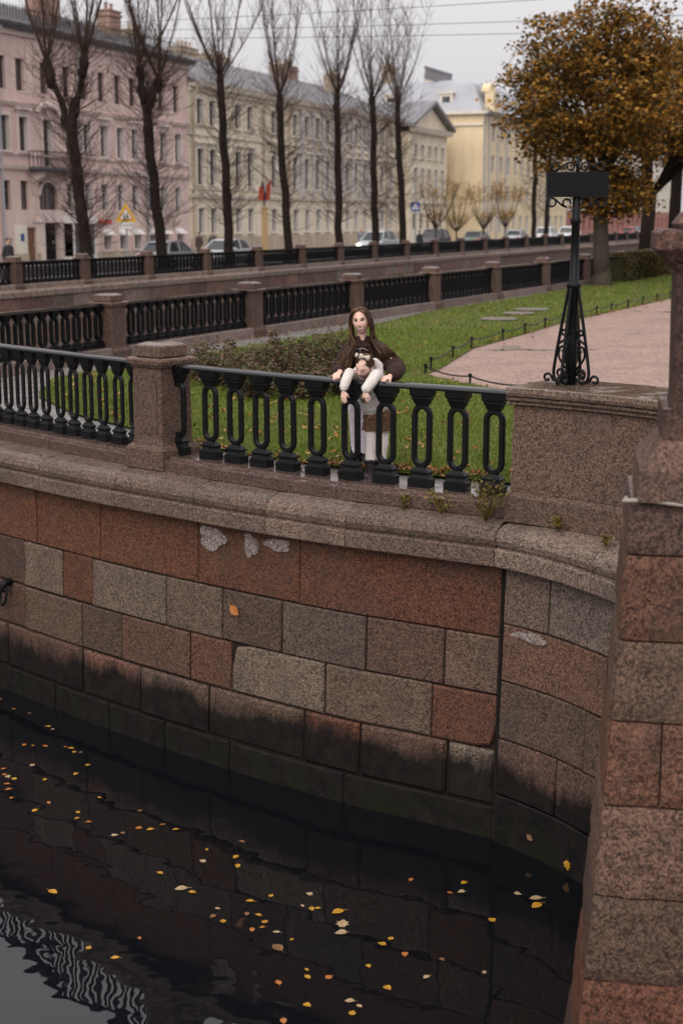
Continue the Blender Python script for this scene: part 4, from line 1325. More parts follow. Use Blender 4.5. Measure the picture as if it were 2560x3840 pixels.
# ------------------------------------------------------------------ cars
def car(label, t, off, col, flip=False, suv=False, lights=False, face=None, group=None, dz=-.12):
    x, y = far(t, off)
    rz = ANG_F + (math.pi if flip else 0) if face is None else face
    c = thing('parked_car', label, 'car', (x, y, dz), rz, group)
    paint = plain('car_paint', col, .25)
    k = 1.18 if suv else 1.0
    prof = [(-2.1, .32), (-2.17, .6), (-2.1, .86), (-1.75, .95), (.95, .93), (1.75, .80), (2.08, .64), (2.14, .42), (2.05, .26), (-2.0, .26)]
    rr = []
    for yy, s, dzz in ((-.88, .93, .03), (-.84, .985, .01), (-.6, 1, 0), (.6, 1, 0), (.84, .985, .01), (.88, .93, .03)):
        rr.append([(px * s, yy, (.55 + (pz - .55) * s) * k) for px, pz in prof])
    MB().rings(rr).build('body', paint, c, smooth=False)
    cab = [(-1.85 if suv else -1.6, .92), (-1.55 if suv else -1.1, 1.40), (-.2, 1.47), (.35, 1.40), (1.1, .91)]
    rr = [[(px, yy * (1 - .22 * max(0, (pz - .92) / .55)), pz * k) for px, pz in cab] for yy in (-.78, .78)]
    MB().rings(rr).build('windows', M['glass_car'], c)
    rf = MB()
    rr = [[(px, yy, pz * k) for px, pz in ((cab[1][0] - .1, 1.385), (-.2, 1.455), (.42, 1.385), (.38, 1.43), (-.2, 1.50), (cab[1][0] - .06, 1.44))] for yy in (-.63, .63)]
    rf.rings(rr)
    for yy in (-1, 1):
        for a, b in ((cab[0], cab[1]), ((-.35, .92), (-.3, 1.46)), (cab[4], cab[3])):
            rf.tube([(a[0], yy * .80, a[1] * k), (b[0], yy * .635, b[1] * k)], .045, 4)
    rf.build('roof', paint, c)
    wm = MB()
    for wx in (-1.3, 1.32):
        for wy in (-.82, .82):
            w = MB(); w.lathe([(.16, -.1), (.32, -.1), (.335, -.06), (.335, .06), (.32, .1), (.16, .1)], n=14)
            w.move(Matrix.Translation((wx, wy, .33)) @ Matrix.Rotation(math.pi / 2, 4, 'X'))
            o = w.build('wheel', M['rubber'], c)
            h = MB().lathe([(.05, -.115), (.2, -.112), (.21, -.1), (.2, .1), (.05, .115)], n=10)
            h.move(Matrix.Translation((wx, wy, .33)) @ Matrix.Rotation(math.pi / 2, 4, 'X')); h.build('hubcap', M['steel'], o)
    for yy in (-.62, .62):
        m = M['white']
        if lights:
            e = NT('lit_headlight'); e.b.inputs['Emission Color'].default_value = (1, .86, .6, 1); e.b.inputs['Emission Strength'].default_value = 6
            m = e.done((.9, .85, .7), .3)
        MB().ball((2.05, yy, .66 * k), (.1, .17, .09), 8, 6).build('headlight', m, c)
        MB().ball((-2.1, yy, .74 * k), (.07, .16, .09), 8, 6).build('tail_light', plain('tail_red', (.35, .02, .02), .3), c)
    for q in (-1, 1): MB().box((.75, q * .95, .98 * k), (.14, .16, .12)).build('mirror', paint, c)
    MB().box((2.13, 0, .42), (.03, .5, .11)).build('number_plate', M['white'], c)
    return c
G = 'cars parked on the far quay'
car('silver car with sloping bonnet behind the second bare tree', 22.7, 6.4, (.24, .24, .26), group=G)
car('white car with long bonnet behind the third bare tree', 29.2, 6.4, (.46, .46, .47), flip=True, group=G)
car('pale silver van-like car with its headlight on', 53.8, 6.6, (.42, .45, .45), suv=True, lights=True, flip=True, group=G)
car('small silver car between the sixth and seventh bare trees', 62.6, 9.4, (.42, .44, .46), group=G)
car('dark brown off-road car right of the pedestrian in black', 71.5, 8.2, (.055, .045, .045), suv=True, flip=True, group=G)
car('green-grey car low behind the railing right of the forked sapling', 85.0, 8.5, (.10, .13, .12), group=G)
car('light car at the foot of the rightmost sapling', 99.0, 8.5, (.40, .42, .44), group=G)
car('white boxy car between the two thin bare trees', 103.5, 6.5, (.62, .63, .64), suv=True, group=G)
car('white off-road car left of the black sign post', 111.5, 6.0, (.65, .67, .70), suv=True, group=G)
car('red car behind the forked trunk, beyond the quay', 150.0, 7.0, (.36, .035, .04), group=G)
car('pale grey car right of the red car', 162.0, 8.0, (.36, .38, .42), group=G, face=ANG_F - 1.2)

# ------------------------------------------------------------------ people on the far bank
def small_person(label, loc, rz, coat, legs, skin=(.45, .28, .21), hair=(.02, .016, .014), stride=.16, cap=None, group=None):
    p = thing('person', label, 'person', loc, rz, group)
    sk = plain('skin_far', skin, .6); cm = plain('coat_far', coat, .8); lm = plain('trousers_far', legs, .8)
    b = MB()
    b.capsule([(0, 0, .95), (0, 0, 1.2), (0, 0, 1.4)], [(.16, .10), (.15, .10), (.17, .09)], 10, ref=(1, 0, 0))
    b.capsule([(0, 0, 1.4), (0, -.01, 1.55)], [.055, .055], 8)
    b.ball((0, -.015, 1.64), (.078, .095, .115), 10, 8)
    for s in (-1, 1):
        b.capsule([(s * .09, 0, .93), (s * .10, -s * stride * .5, .5), (s * .10, -s * stride, .08)], [.08, .058, .042], 8)
        b.capsule([(s * .10, -s * stride + .03, .05), (s * .10, -s * stride - .13, .04)], [.042, .036], 8)
        b.capsule([(s * .19, 0, 1.38), (s * .25, .03, 1.1), (s * .24, -.07, .84)], [.05, .042, .03], 8)
        b.capsule([(s * .24, -.07, .83), (s * .235, -.09, .74)], [.034, .022], 8)
    remeshed('body', b, .018, sk, p, 2, world=False)
    c = MB()
    c.capsule([(0, 0, .78), (0, 0, 1.1), (0, 0, 1.4)], [(.2, .14), (.18, .13), (.2, .11)], 12, ref=(1, 0, 0))
    for s in (-1, 1): c.capsule([(s * .19, 0, 1.38), (s * .26, .03, 1.1), (s * .25, -.06, .88)], [.075, .065, .05], 8)
    remeshed('coat', c, .022, cm, p, 3, world=False)
    l = MB()
    for s in (-1, 1): l.capsule([(s * .09, 0, .9), (s * .10, -s * stride * .5, .5), (s * .10, -s * stride, .12)], [.1, .075, .06], 8)
    remeshed('trousers', l, .022, lm, p, 2, world=False)
    MB().ball((0, .01, 1.68), (.09, .105, .095), 10, 8).build('cap' if cap else 'hair', plain('hair_far', cap or hair, .7), p, smooth=True)
    return p
x, y = far(3.6, 3.0)
small_person('person in a dark jacket walking past the brown door, far left', (x, y, 0), 1.0, (.018, .017, .02), (.02, .02, .024), hair=(.05, .03, .025))
x, y = far(58.5, 5.0)
small_person('person in black seen from behind, below the blue crossing sign', (x, y, -.12), ANG_F + 1.2, (.014, .016, .024), (.012, .014, .02), hair=(.10, .10, .15))
x, y = far(38.6, 13.0)
small_person('person with dark hair and red collar behind the white car', (x, y, -.12), -.6, (.05, .03, .03), (.03, .03, .035))
x, y = far(40.9, 13.2)
small_person('person in grey hood beside the third bare trunk', (x, y, -.12), .4, (.07, .055, .06), (.03, .03, .035), hair=(.12, .10, .12))
x, y = far(64.5, 12.0)
small_person('person with a red cap behind the small silver car', (x, y, -.12), -.3, (.16, .17, .2), (.04, .04, .05), cap=(.42, .06, .035))

# ------------------------------------------------------------------ traffic signs and flags on the far bank
def sign_post(name, label, t, off, h, group=None):
    x, y = far(t, off)
    s = thing(name, label, 'sign', (x, y, 0), 0, group)
    MB().lathe([(.04, -.05), (.04, h)], n=8).build('pole', M['steel'], s)
    return s
def tri(r, c=(0, 0), cut=.0):
    return [(c[0] + r * math.cos(math.pi / 2 + 2 * math.pi * k / 3), c[1] + r * math.sin(math.pi / 2 + 2 * math.pi * k / 3)) for k in range(3)]
YEL = plain('sign_yellow', (.62, .36, .008), .4); SBLUE = plain('sign_blue', (.03, .06, .22), .4); SRED = plain('sign_red', (.40, .03, .03), .4)
s = sign_post('traffic_sign', 'yellow bordered triangular children warning sign before the pink building', 13.3, 3.4, 2.9)
MB().prism(tri(.56, (0, 2.62)), -.07, -.045).build('plate', YEL, s)
MB().prism(tri(.36, (0, 2.62)), -.076, -.071).build('red_border', SRED, s)
MB().prism(tri(.31, (0, 2.62)), -.082, -.077).build('white_field', M['white'], s)
for q, z in ((-.07, 2.55), (.06, 2.60)):
    f = MB()
    f.tube([(q, -.085, z - .09), (q, -.085, z + .04)], .03, 6).ball((q, -.085, z + .085), .028, 6, 5)
    f.tube([(q - .06, -.085, z - .02), (q, -.085, z + .03), (q + .06, -.085, z - .01)], .012, 4)
    f.tube([(q - .05, -.085, z - .17), (q, -.085, z - .08), (q + .06, -.085, z - .16)], .015, 4)
    f.build('child_figure', M['dark'], s)
pl = MB().box((0, -.06, 2.18), (.62, .03, .27)).build('distance_plate', M['white'], s)
g = MB()
for x0, w in ((-.24, .05), (.22, .05)): g.box((x0, -.078, 2.19), (.03, .004, .13))
for k in range(4): g.box((-.12 + k * .075, -.078, 2.19), (.05, .004, .035)).box((-.12 + k * .075, -.078, 2.14 + .1 * (k % 2)), (.02, .004, .03))
g.build('lettering', M['dark'], pl)

def crossing(s, z, size, frame=None):
    if frame: MB().box((0, -.058, z), (size * 1.35, .02, size * 1.35)).build('frame_plate', frame, s)
    MB().box((0, -.075, z), (size, .01, size)).build('plate', SBLUE, s)
    MB().prism(tri(size * .46, (0, z - size * .06)), -.086, -.081).build('white_field', M['white'], s)
    f = MB().tube([(-.08 * size, -.09, z - .24 * size), (0, -.09, z - .1 * size), (.1 * size, -.09, z - .24 * size)], .02 * size * 2, 4)
    f.tube([(0, -.09, z - .1 * size), (.01, -.09, z + .08 * size)], .06 * size, 5).ball((.01, -.09, z + .14 * size), .05 * size, 6, 5)
    f.build('walking_figure', M['dark'], s)
s = sign_post('traffic_sign', 'blue square pedestrian crossing sign right of the seventh bare tree', 54.6, 4.0, 3.9)
crossing(s, 3.3, .64)
s = sign_post('traffic_sign', 'blue crossing sign in yellow frame with round arrow sign above', 142.0, 9.0, 7.0)
crossing(s, 4.6, 1.1, plain('sign_lime', (.5, .5, .06), .4))
d = MB().lathe([(.62, -.02), (.62, .02)], n=24).move(Matrix.Translation((0, -.08, 5.95)) @ Matrix.Rotation(math.pi / 2, 4, 'X')).build('round_plate', SBLUE, s)
MB().tube([(-.35, -.11, 6.0), (0, -.11, 6.12), (.35, -.11, 6.0)], .06, 4).tube([(0, -.11, 6.1), (0, -.11, 5.6)], .06, 4).build('arrow', M['white'], d)
MB().lathe([(.42, -.02), (.42, .02)], n=20).move(Matrix.Translation((0, -.05, 3.3)) @ Matrix.Rotation(math.pi / 2, 4, 'X')).build('back_plate', M['steel'], s)

x, y = far(49.6, 13.5)
fl = thing('flag_bunch', 'orange-red and blue flags on an ochre pillar before the cream building', 'flag', (x, y, 0))
MB().stack([(-.05, .22, .22), (3.1, .2, .2), (3.15, .28, .28), (3.3, .28, .28)]).build('pillar', plain('ochre', (.36, .24, .11), .7, var=.2), fl)
fr = plain('flag_red', (.38, .06, .025), .8)
def cloth(pts, nm, m, seed):
    r = random.Random(seed); rr = []
    for i in range(7):
        v = i / 6
        rr.append([(a[0] + (b[0] - a[0]) * v, -.05 + .09 * math.sin(v * 9 + a[1] * 5), a[1] + (b[1] - a[1]) * v) for a, b in pts] + [(a[0] + (b[0] - a[0]) * v, -.035 + .09 * math.sin(v * 9 + a[1] * 5), a[1] + (b[1] - a[1]) * v) for a, b in reversed(pts)])
    MB().rings(rr).build(nm, m, fl)
cloth([((.02, 3.75), (-.45, 3.7)), ((-.02, 4.3), (-.42, 4.1)), ((-.1, 4.85), (-.4, 4.6))], 'flag', fr, 1)
cloth([((.06, 3.75), (.36, 3.8)), ((.1, 4.3), (.42, 4.4)), ((.16, 4.8), (.5, 5.25))], 'flag', fr, 2)
cloth([((.0, 3.6), (.1, 3.6)), ((-.06, 4.3), (.06, 4.3)), ((-.2, 5.0), (-.05, 4.9))], 'flag', SBLUE, 3)
MB().tube([(0, -.03, 3.2), (-.22, -.05, 5.1)], .02, 6).tube([(0, -.03, 3.2), (.2, -.05, 5.3)], .02, 6).build('staff', M['dark'], fl)

# fittings of the pink facade
for t in cols[8:]:
    vs = [facade_frame(t - .55, .02, 1.78), facade_frame(t + .55, .02, 1.78), facade_frame(t + .55, .5, 1.42), facade_frame(t - .55, .5, 1.42), facade_frame(t - .55, .02, 1.42), facade_frame(t + .55, .02, 1.42)]
    MB().add(vs, [(0, 1, 2, 3), (0, 3, 4), (1, 5, 2), (2, 5, 4, 3), (0, 4, 5, 1)]).build('awning', M['white'], pink, world=True)
bar(pink, 'shop_sign', plain('sign_orange', (.60, .05, .02), .5), 38.2, 40.2, 0, .08, 2.15, 2.4)
bar(pink, 'door_surround', M['cream_trim'], 29.2, 30.45, 0, .04, .41, 2.1)
bar(pink, 'door_surround', M['cream_trim'], 31.55, 31.9, 0, .04, .41, 2.1)
bar(pink, 'name_plate', SBLUE, 29.75, 30.1, .041, .07, 1.15, 1.6)
MB().ball(facade_frame(30.95, .25, 2.25), .12, 8, 6).build('wall_lamp', M['steel'], pink, world=True)

# overhead wires across the canal
for k, (za, zb) in enumerate(((13.5, 10.3), (13.3, 9.2), (13.0, 8.7))):
    a = Vector((-19.3, 87.0 + .6 * k, za)); b = Vector((25.0, 45.0 + .5 * k, zb))
    pts = []
    for i in range(25):
        q = i / 24
        p = a.lerp(b, q); p.z -= .3 * 4 * q * (1 - q)
        pts.append(p)
    tag(MB().tube(pts, .011, 4).build('overhead_wire', M['dark']), ['highest thin overhead wire across the pale sky', 'middle thin overhead wire across the pale sky', 'lowest thin overhead wire across the pale sky'][k], 'wire', 'overhead wires')

# ------------------------------------------------------------------ lawn grass and fallen leaves
def in_poly(P, poly):
    x, y = P[:, 0], P[:, 1]
    ins = np.zeros(len(P), bool)
    n = len(poly)
    for i in range(n):
        x1, y1 = poly[i]; x2, y2 = poly[(i + 1) % n]
        c = ((y1 > y) != (y2 > y)) & (x < (x2 - x1) * (y - y1) / (y2 - y1 + 1e-12) + x1)
        ins ^= c
    return ins
g = np.random.default_rng(11)
def grass(n, box, hmin, hmax, w):
    P = np.stack([g.uniform(box[0], box[1], n), g.uniform(box[2], box[3], n)], 1)
    P = P[in_poly(P, LAWN)]
    m = len(P)
    a = g.uniform(0, 2 * np.pi, m)
    patchy = .65 + .5 * (np.sin(P[:, 0] * 2.3 + np.sin(P[:, 1] * 1.7) * 2) * .5 + .5)
    h = g.uniform(hmin, hmax, m) * patchy
    lean = g.uniform(.1, .8, m) * h
    dx, dy = np.cos(a), np.sin(a)
    ww = w * g.uniform(.6, 1.3, m)
    z = np.zeros(m)
    A = np.stack([P[:, 0] - dy * ww, P[:, 1] + dx * ww, z - .005], 1)
    B = np.stack([P[:, 0] + dy * ww, P[:, 1] - dx * ww, z - .005], 1)
    C = np.stack([P[:, 0] + dx * lean * .45 + dy * ww * .7, P[:, 1] + dy * lean * .45 - dx * ww * .7, h * .62], 1)
    D = np.stack([P[:, 0] + dx * lean, P[:, 1] + dy * lean, h], 1)
    V = np.stack([A, B, C, D], 1).reshape(-1, 3)
    i = np.arange(m)[:, None] * 4
    return V, np.concatenate([i + [[0, 1, 2]], i + [[0, 2, 3]]], 0)
parts = [grass(105000, (-5, 4.8, 13, 20.5), .02, .06, .0055), grass(70000, (-5, 5, 20.5, 33), .025, .065, .009), grass(60000, (0, 21, 33, 72), .035, .075, .018)]
off, VV, FF = 0, [], []
for v, f in parts: VV.append(v); FF.append(f + off); off += len(v)
tag(put('grass', np_mesh('grass', np.concatenate(VV), np.concatenate(FF), M['grass_blade'])), 'green autumn grass of the lawn behind the near balustrade', 'grass', kind='stuff')

def flat_leaves(P, size, z, seed, lift=.05):
    """small lobed leaves lying on a surface (6-gon, slightly curled)"""
    q = np.random.default_rng(seed); n = len(P)
    a = q.uniform(0, 2 * np.pi, n); s = size * q.uniform(.55, 1.25, n)
    ang = np.array([0, 1.0, 2.2, 3.14, 4.1, 5.3]); rad = np.array([1.0, .62, .7, .45, .7, .62])
    V = np.zeros((n, 6, 3))
    for k in range(6):
        V[:, k, 0] = P[:, 0] + np.cos(a + ang[k]) * rad[k] * s * .5
        V[:, k, 1] = P[:, 1] + np.sin(a + ang[k]) * rad[k] * s * .5
        V[:, k, 2] = z + q.uniform(0, lift, n) * (1 if k in (0, 2, 4) else .3)
    return V.reshape(-1, 3), np.arange(n * 6).reshape(n, 6)
def scatter(n, poly_box, cond=None):
    P = np.stack([g.uniform(poly_box[0], poly_box[1], n), g.uniform(poly_box[2], poly_box[3], n)], 1)
    P = P[in_poly(P, LAWN)]
    return P if cond is None else P[cond(P)]
L1 = scatter(900, (-5, 5, 13, 24)); L2 = scatter(1500, (-4, 20, 24, 66))
band = lambda n, a, b, w: np.array(a) + (np.array(b) - np.array(a)) * g.uniform(0, 1, (n, 1)) + g.normal(0, w, (n, 2))
L3 = np.concatenate([band(90, (-2.2, 16.4), (-.6, 14.75), .10), band(160, (-.6, 14.75), (1.6, 13.62), .10), band(160, (2.6, 28.2), (10.5, 46), .22), band(160, (-4.6, 26.2), (4, 44.5), .22), band(80, mid(-3, -.5), mid(12, -.5), .14)])
PL = np.concatenate([L1, L2, L3])
V, Fc = flat_leaves(PL, .10, .028, 3)
tag(put('fallen_leaves', np_mesh('fallen_leaves', V, Fc, M['leaf_fallen'])), 'orange and brown leaves fallen over the lawn and paving', 'leaves', kind='stuff')

# ------------------------------------------------------------------ shrubs, hedge, weeds
def shrub(seed, loc, h, rx, label, group='brown rose shrubs on the lawn'):
    r = random.Random(seed); q = np.random.default_rng(seed)
    t = thing('rose_shrub', label, 'shrub', loc, 0, group)
    st = MB(); C = []
    for k in range(26):
        a = r.uniform(0, 2 * math.pi); o = r.uniform(.2, 1) * rx; hh = h * r.uniform(.55, 1.1) * (1.1 - .35 * o / rx)
        e = Vector((math.cos(a) * o, math.sin(a) * o * .8, hh))
        b = Vector((math.cos(a) * o * .25, math.sin(a) * o * .2, -.03))
        m = b.lerp(e, .5) + Vector((r.uniform(-.05, .05), r.uniform(-.05, .05), .05))
        st.tube([b, m, e], [.009, .007, .003], 4)
        for j in range(62):
            u = r.uniform(.12, 1.05)
            p = (b.lerp(m, u * 2) if u < .5 else m.lerp(e, u * 2 - 1)) + Vector((r.gauss(0, .05), r.gauss(0, .05), r.gauss(0, .04)))
            if p.z > .01: C.append(tuple(p))
    st.build('stems', M['bark_twig'], t)
    V, Fc = leaf_cloud(np.array(C), .052, seed, .2)
    tag(put('foliage', np_mesh('foliage', V, Fc, M['bush_leaf']), t), kind='stuff')
SH = [(-1.95, 21.6, .62, .55), (-1.45, 20.9, .55, .55), (-1.0, 21.6, .70, .6), (-.55, 20.9, .58, .55), (-.35, 21.8, .78, .5), (-1.6, 22.4, .66, .6), (-.95, 22.8, .70, .6), (-.1, 22.6, .85, .42), (-2.3, 22.5, .55, .5), (.05, 20.3, .36, .4), (-.6, 19.9, .42, .45), (-1.2, 20.1, .45, .45)]
for k, (x, y, h, rx) in enumerate(SH):
    shrub(60 + k, (x, y, 0), h, rx, ['brown rose shrub at the left front of the bed', 'low brown rose shrub behind the second baluster', 'bushy rose shrub in the middle of the bed', 'brown rose shrub left of the woman, front row', 'tall rose shrub beside the woman, middle row', 'rose shrub in the back row, left of centre', 'rose shrub in the back row, centre', 'tallest upright rose shrub at the right end of the bed', 'rose shrub at the far left corner of the bed', 'lowest rose shrub just left of the woman', 'sparse rose shrub nearest the railing, right', 'sparse rose shrub nearest the railing, left'][k])

hd = thing('hedge', 'clipped dark hedge behind the orange lime tree', 'hedge', (12.8, 61.5, 0))
q = np.random.default_rng(5)
n = 15000
a0 = np.array([10.7, 57.3]); a1 = np.array([16.6, 70.5]); ad = unit(a1 - a0); an = np.array([-ad[1], ad[0]])
u = q.uniform(0, np.linalg.norm(a1 - a0), n); w = q.uniform(-.55, .55, n); z = q.uniform(.03, 1.0, n)
side = q.integers(0, 3, n); w = np.where(side == 0, -.55 + q.normal(0, .05, n), np.where(side == 1, .55 + q.normal(0, .05, n), w)); z = np.where(side == 2, 1.0 + q.normal(0, .05, n), z)
C = np.stack([a0[0] + ad[0] * u + an[0] * w - 12.8, a0[1] + ad[1] * u + an[1] * w - 61.5, z], 1)
V, Fc = leaf_cloud(C, .11, 5, .2)
tag(put('foliage', np_mesh('foliage', V, Fc, M['hedge_leaf']), hd), kind='stuff')
ctr = (a0 + a1) / 2
MB().box((ctr[0] - 12.8, ctr[1] - 61.5, .43), (np.linalg.norm(a1 - a0) - 1.0, .8, .8), math.atan2(ad[1], ad[0])).build('inner_branches', M['hedge_leaf'], hd)

def weed(seed, s, P, z, h, n, label, off=.1):
    x, y = P.at(s, off)
    r = random.Random(seed)
    t = thing('wall_weed', label, 'weed', (x, y, z), 0, 'weeds rooted in the coping joints')
    st = MB(); C = []
    for k in range(n):
        a = r.uniform(0, 2 * math.pi); o = r.uniform(.1, .6) * h
        e = Vector((math.cos(a) * o, math.sin(a) * o - .2 * h, h * r.uniform(.4, 1)))
        m = e * .5 + Vector((r.uniform(-.02, .02), 0, .03))
        st.tube([(0, 0, -.01), m, e], [.004, .003, .0015], 3)
        for j in range(12):
            u = r.uniform(.2, 1.05); C.append(tuple(m.lerp(e, u) + Vector((r.gauss(0, .018), r.gauss(0, .018), r.gauss(0, .012)))))
    st.build('stems', M['weed_leaf'], t)
    V, Fc = leaf_cloud(np.array(C), .026, seed, .2)
    tag(put('foliage', np_mesh('foliage', V, Fc, M['weed_leaf']), t), kind='stuff')
weed(1, 10.82, LP, -.17, .42, 30, 'largest yellow-green weed at the end of the balustrade', .06)
weed(2, 10.35, LP, -.17, .24, 14, 'small weed left of the largest weed on the coping', .1)
weed(3, 9.95, LP, -.17, .17, 9, 'tiny weed on the coping below the last balusters', .1)
weed(4, .55, RP, -.17, .13, 10, 'small green weed under the granite parapet', .12)
weed(5, 1.15, RP, -.18, .10, 8, 'tiny weed by the pier on the bent coping', .1)

# ------------------------------------------------------------------ low chain edging and slabs
def chain(pts, label, h=.2, k0=0):
    t = thing('chain_edging', label, 'edging', (*pts[0], 0))
    ox, oy = pts[0]
    P = []
    for a, b in zip(pts, pts[1:]):
        d = math.dist(a, b); n = max(1, round(d / 1.75))
        P += [(a[0] + (b[0] - a[0]) * i / n, a[1] + (b[1] - a[1]) * i / n) for i in range(n)]
    P.append(pts[-1])
    for x, y in P:
        MB().stack([(-.05, .018, .018), (h - .03, .016, .016), (h - .02, .028, .028), (h + .02, .028, .028), (h + .03, .012, .012)], (x - ox, y - oy)).build('stake', M['iron'], t)
    for a, b in zip(P, P[1:]):
        pts2 = []
        for i in range(9):
            q = i / 8
            pts2.append((a[0] + (b[0] - a[0]) * q - ox, a[1] + (b[1] - a[1]) * q - oy, h - .015 - .05 * 4 * q * (1 - q)))
        MB().tube(pts2, .013, 5).build('chain', M['iron'], t)
chain([(1.5, 23.9), (2.55, 28), (3.38, 30), (5.44, 35.15), (7.39, 39.3), (10.46, 45.8), (14.05, 53)], 'low chain edging between lawn and gravel, running to the right')
chain([(1.38, 23.4), (1.98, 21.9), (2.75, 20.7), (4.3, 19.7)], 'low chain edging at the near gravel corner beside the woman', .13)
for k, (x, y, s) in enumerate(((3.94, 35.9, 1.0), (4.69, 38.06, .9), (5.26, 39.7, 1.0))):
    o = MB().lathe([(.02, .0), (.46, .0), (.48, .03), (.46, .05), (.02, .055)], n=18).build('stone_slab', plain('slab_stone', (.13, .105, .085), .6, var=.3))
    o.location = (x, y, 0); o.scale = (s, s, 1)
    tag(o, ['nearest round stone slab on the lawn', 'middle of three round stone slabs on the lawn', 'farthest round stone slab on the lawn'][k], 'slab', 'round slabs on the lawn')

# ------------------------------------------------------------------ granite parapet of the bridge wing
WP = Path([(1.48, 12.52), (1.78, 12.28), (2.1, 12.02), (2.45, 11.68), (2.8, 11.25), (3.2, 10.5), (3.5, 9.6)])
par = thing('granite_parapet', 'solid granite parapet with moulded coping carrying the black street sign', 'parapet', (*WP.at(.8, .4), 0))
PARC = (.205, .145, .12)
sweep_stone(WP, 0, 3.6, lambda s: [(-.05, -.155), (-.05, .07), (-.03, .10), (.0, .112), (.78, .112), (.84, .07), (.84, -.155)], 'base_course', par, PARC)
sweep_stone(WP, .03, 3.6, lambda s: [(.0, .114), (.03, .88), (.73, .88), (.76, .114)], 'panel_slab', par, PARC)
sweep_stone(WP, -.01, 3.6, lambda s: [(.03, .882), (-.01, .895), (-.012, .91), (.012, .915), (.012, .925), (-.03, .935), (-.035, .955), (-.012, .962), (-.045, .972), (-.055, 1.0), (-.05, 1.04), (-.03, 1.05), (.80, 1.05), (.82, 1.03), (.82, .882)], 'coping_slab', par, (.25, .195, .165))

# ------------------------------------------------------------------ black street sign on the parapet
SX, SY = 2.035, 12.62
sg = thing('street_sign', 'black wrought iron sign post with blank plate standing on the granite parapet', 'sign', (SX, SY, 1.05))
MB().lathe([(.050, -.005), (.048, .4), (.043, .84), (.058, .85), (.068, .87), (.058, .90), (.041, .91), (.036, 1.40), (.046, 1.41), (.046, 1.45), (.036, 1.46), (.035, 1.8)], n=14).build('pole', M['iron'], sg, smooth=True)
def spiral(c, r0, r1, a0, a1, n=18):
    return [(c[0] + (r0 + (r1 - r0) * i / n) * math.cos(a0 + (a1 - a0) * i / n), c[1] + (r0 + (r1 - r0) * i / n) * math.sin(a0 + (a1 - a0) * i / n)) for i in range(n + 1)]
def bez(a, b, c, d, n=10):
    return [tuple((1 - t) ** 3 * a[i] + 3 * (1 - t) ** 2 * t * b[i] + 3 * (1 - t) * t * t * c[i] + t ** 3 * d[i] for i in (0, 1)) for t in [k / n for k in range(n + 1)]]
for k in range(4):
    a = math.pi / 4 + k * math.pi / 2 + .15
    ca, sa = math.cos(a), math.sin(a)
    P3 = lambda pts: [(x * ca, x * sa, z) for x, z in pts]
    leg = [(.045, .86), (.07, .72), (.125, .42), (.165, .18), (.172, .09), (.15, .035), (.10, .022), (.06, .06)]
    pts = [tuple(p) for p in crom(leg, 5)]
    MB().tube(P3(pts), .0145, 6).build('strut', M['iron'], sg, smooth=True)
    MB().tube(P3(bez((.15, .03), (.2, .02), (.19, .10), (.235, .085)) + spiral((.235, .05), .035, .018, math.pi / 2, -math.pi * .9, 10)), .0125, 6).build('foot_scroll', M['iron'], sg, smooth=True)
    MB().tube(P3(bez((.13, .36), (.10, .38), (.05, .40), (.052, .44)) + spiral((.085, .455), .033, .012, math.pi * 1.05, -math.pi * .7, 14)), .011, 6).tube(P3(bez((.052, .14), (.10, .20), (.15, .24), (.118, .31)) + spiral((.09, .31), .03, .012, .2, math.pi * 1.7, 14)), .011, 6).tube(P3(spiral((.105, .095), .048, .014, math.pi * 1.1, -math.pi * 1.1, 18)), .0115, 6).build('scroll', M['iron'], sg, smooth=True)
pz = 1.735
MB().stack([(pz - .105, .262, .046), (pz + .105, .266, .046)]).build('plate', M['iron'], sg)
for sgn in (-1, 1):
    cr = MB()
    f = lambda pts, s=sgn: [(s * x, 0, z) for x, z in pts]
    t0 = pz + .108
    cr.tube(f(spiral((.205, t0 + .042), .012, .036, math.pi * 2.2, math.pi * 1.55 - 2 * math.pi + 2 * math.pi, 3) + spiral((.195, t0 + .042), .036, .036, math.pi * -.2, math.pi * 1.6, 16)), .008, 6)
    cr.tube(f(bez((.20, t0 + .008), (.16, t0 + .02), (.10, t0 + .08), (.065, t0 + .078)) + spiral((.062, t0 + .044), .034, .028, math.pi / 2, math.pi * 2.2, 16)), .008, 6)
    cr.build('crest_scroll', M['iron'], sg, smooth=True); cr = MB()
    b0 = pz - .108
    cr.tube(f(spiral((.215, b0 - .042), .036, .036, math.pi * .4, math.pi * 2.1, 16)), .0085, 6)
    cr.tube(f(bez((.205, b0 - .006), (.16, b0 - .03), (.12, b0 - .085), (.085, b0 - .08)) + spiral((.083, b0 - .045), .036, .03, -math.pi / 2, math.pi * 1.1, 16)), .0085, 6)
    cr.build('bracket_scroll', M['iron'], sg, smooth=True)
MB().lathe([(.010, pz + .10), (.011, pz + .14), (.022, pz + .165), (.016, pz + .185), (.002, pz + .235)], n=8).build('finial', M['iron'], sg, smooth=True)

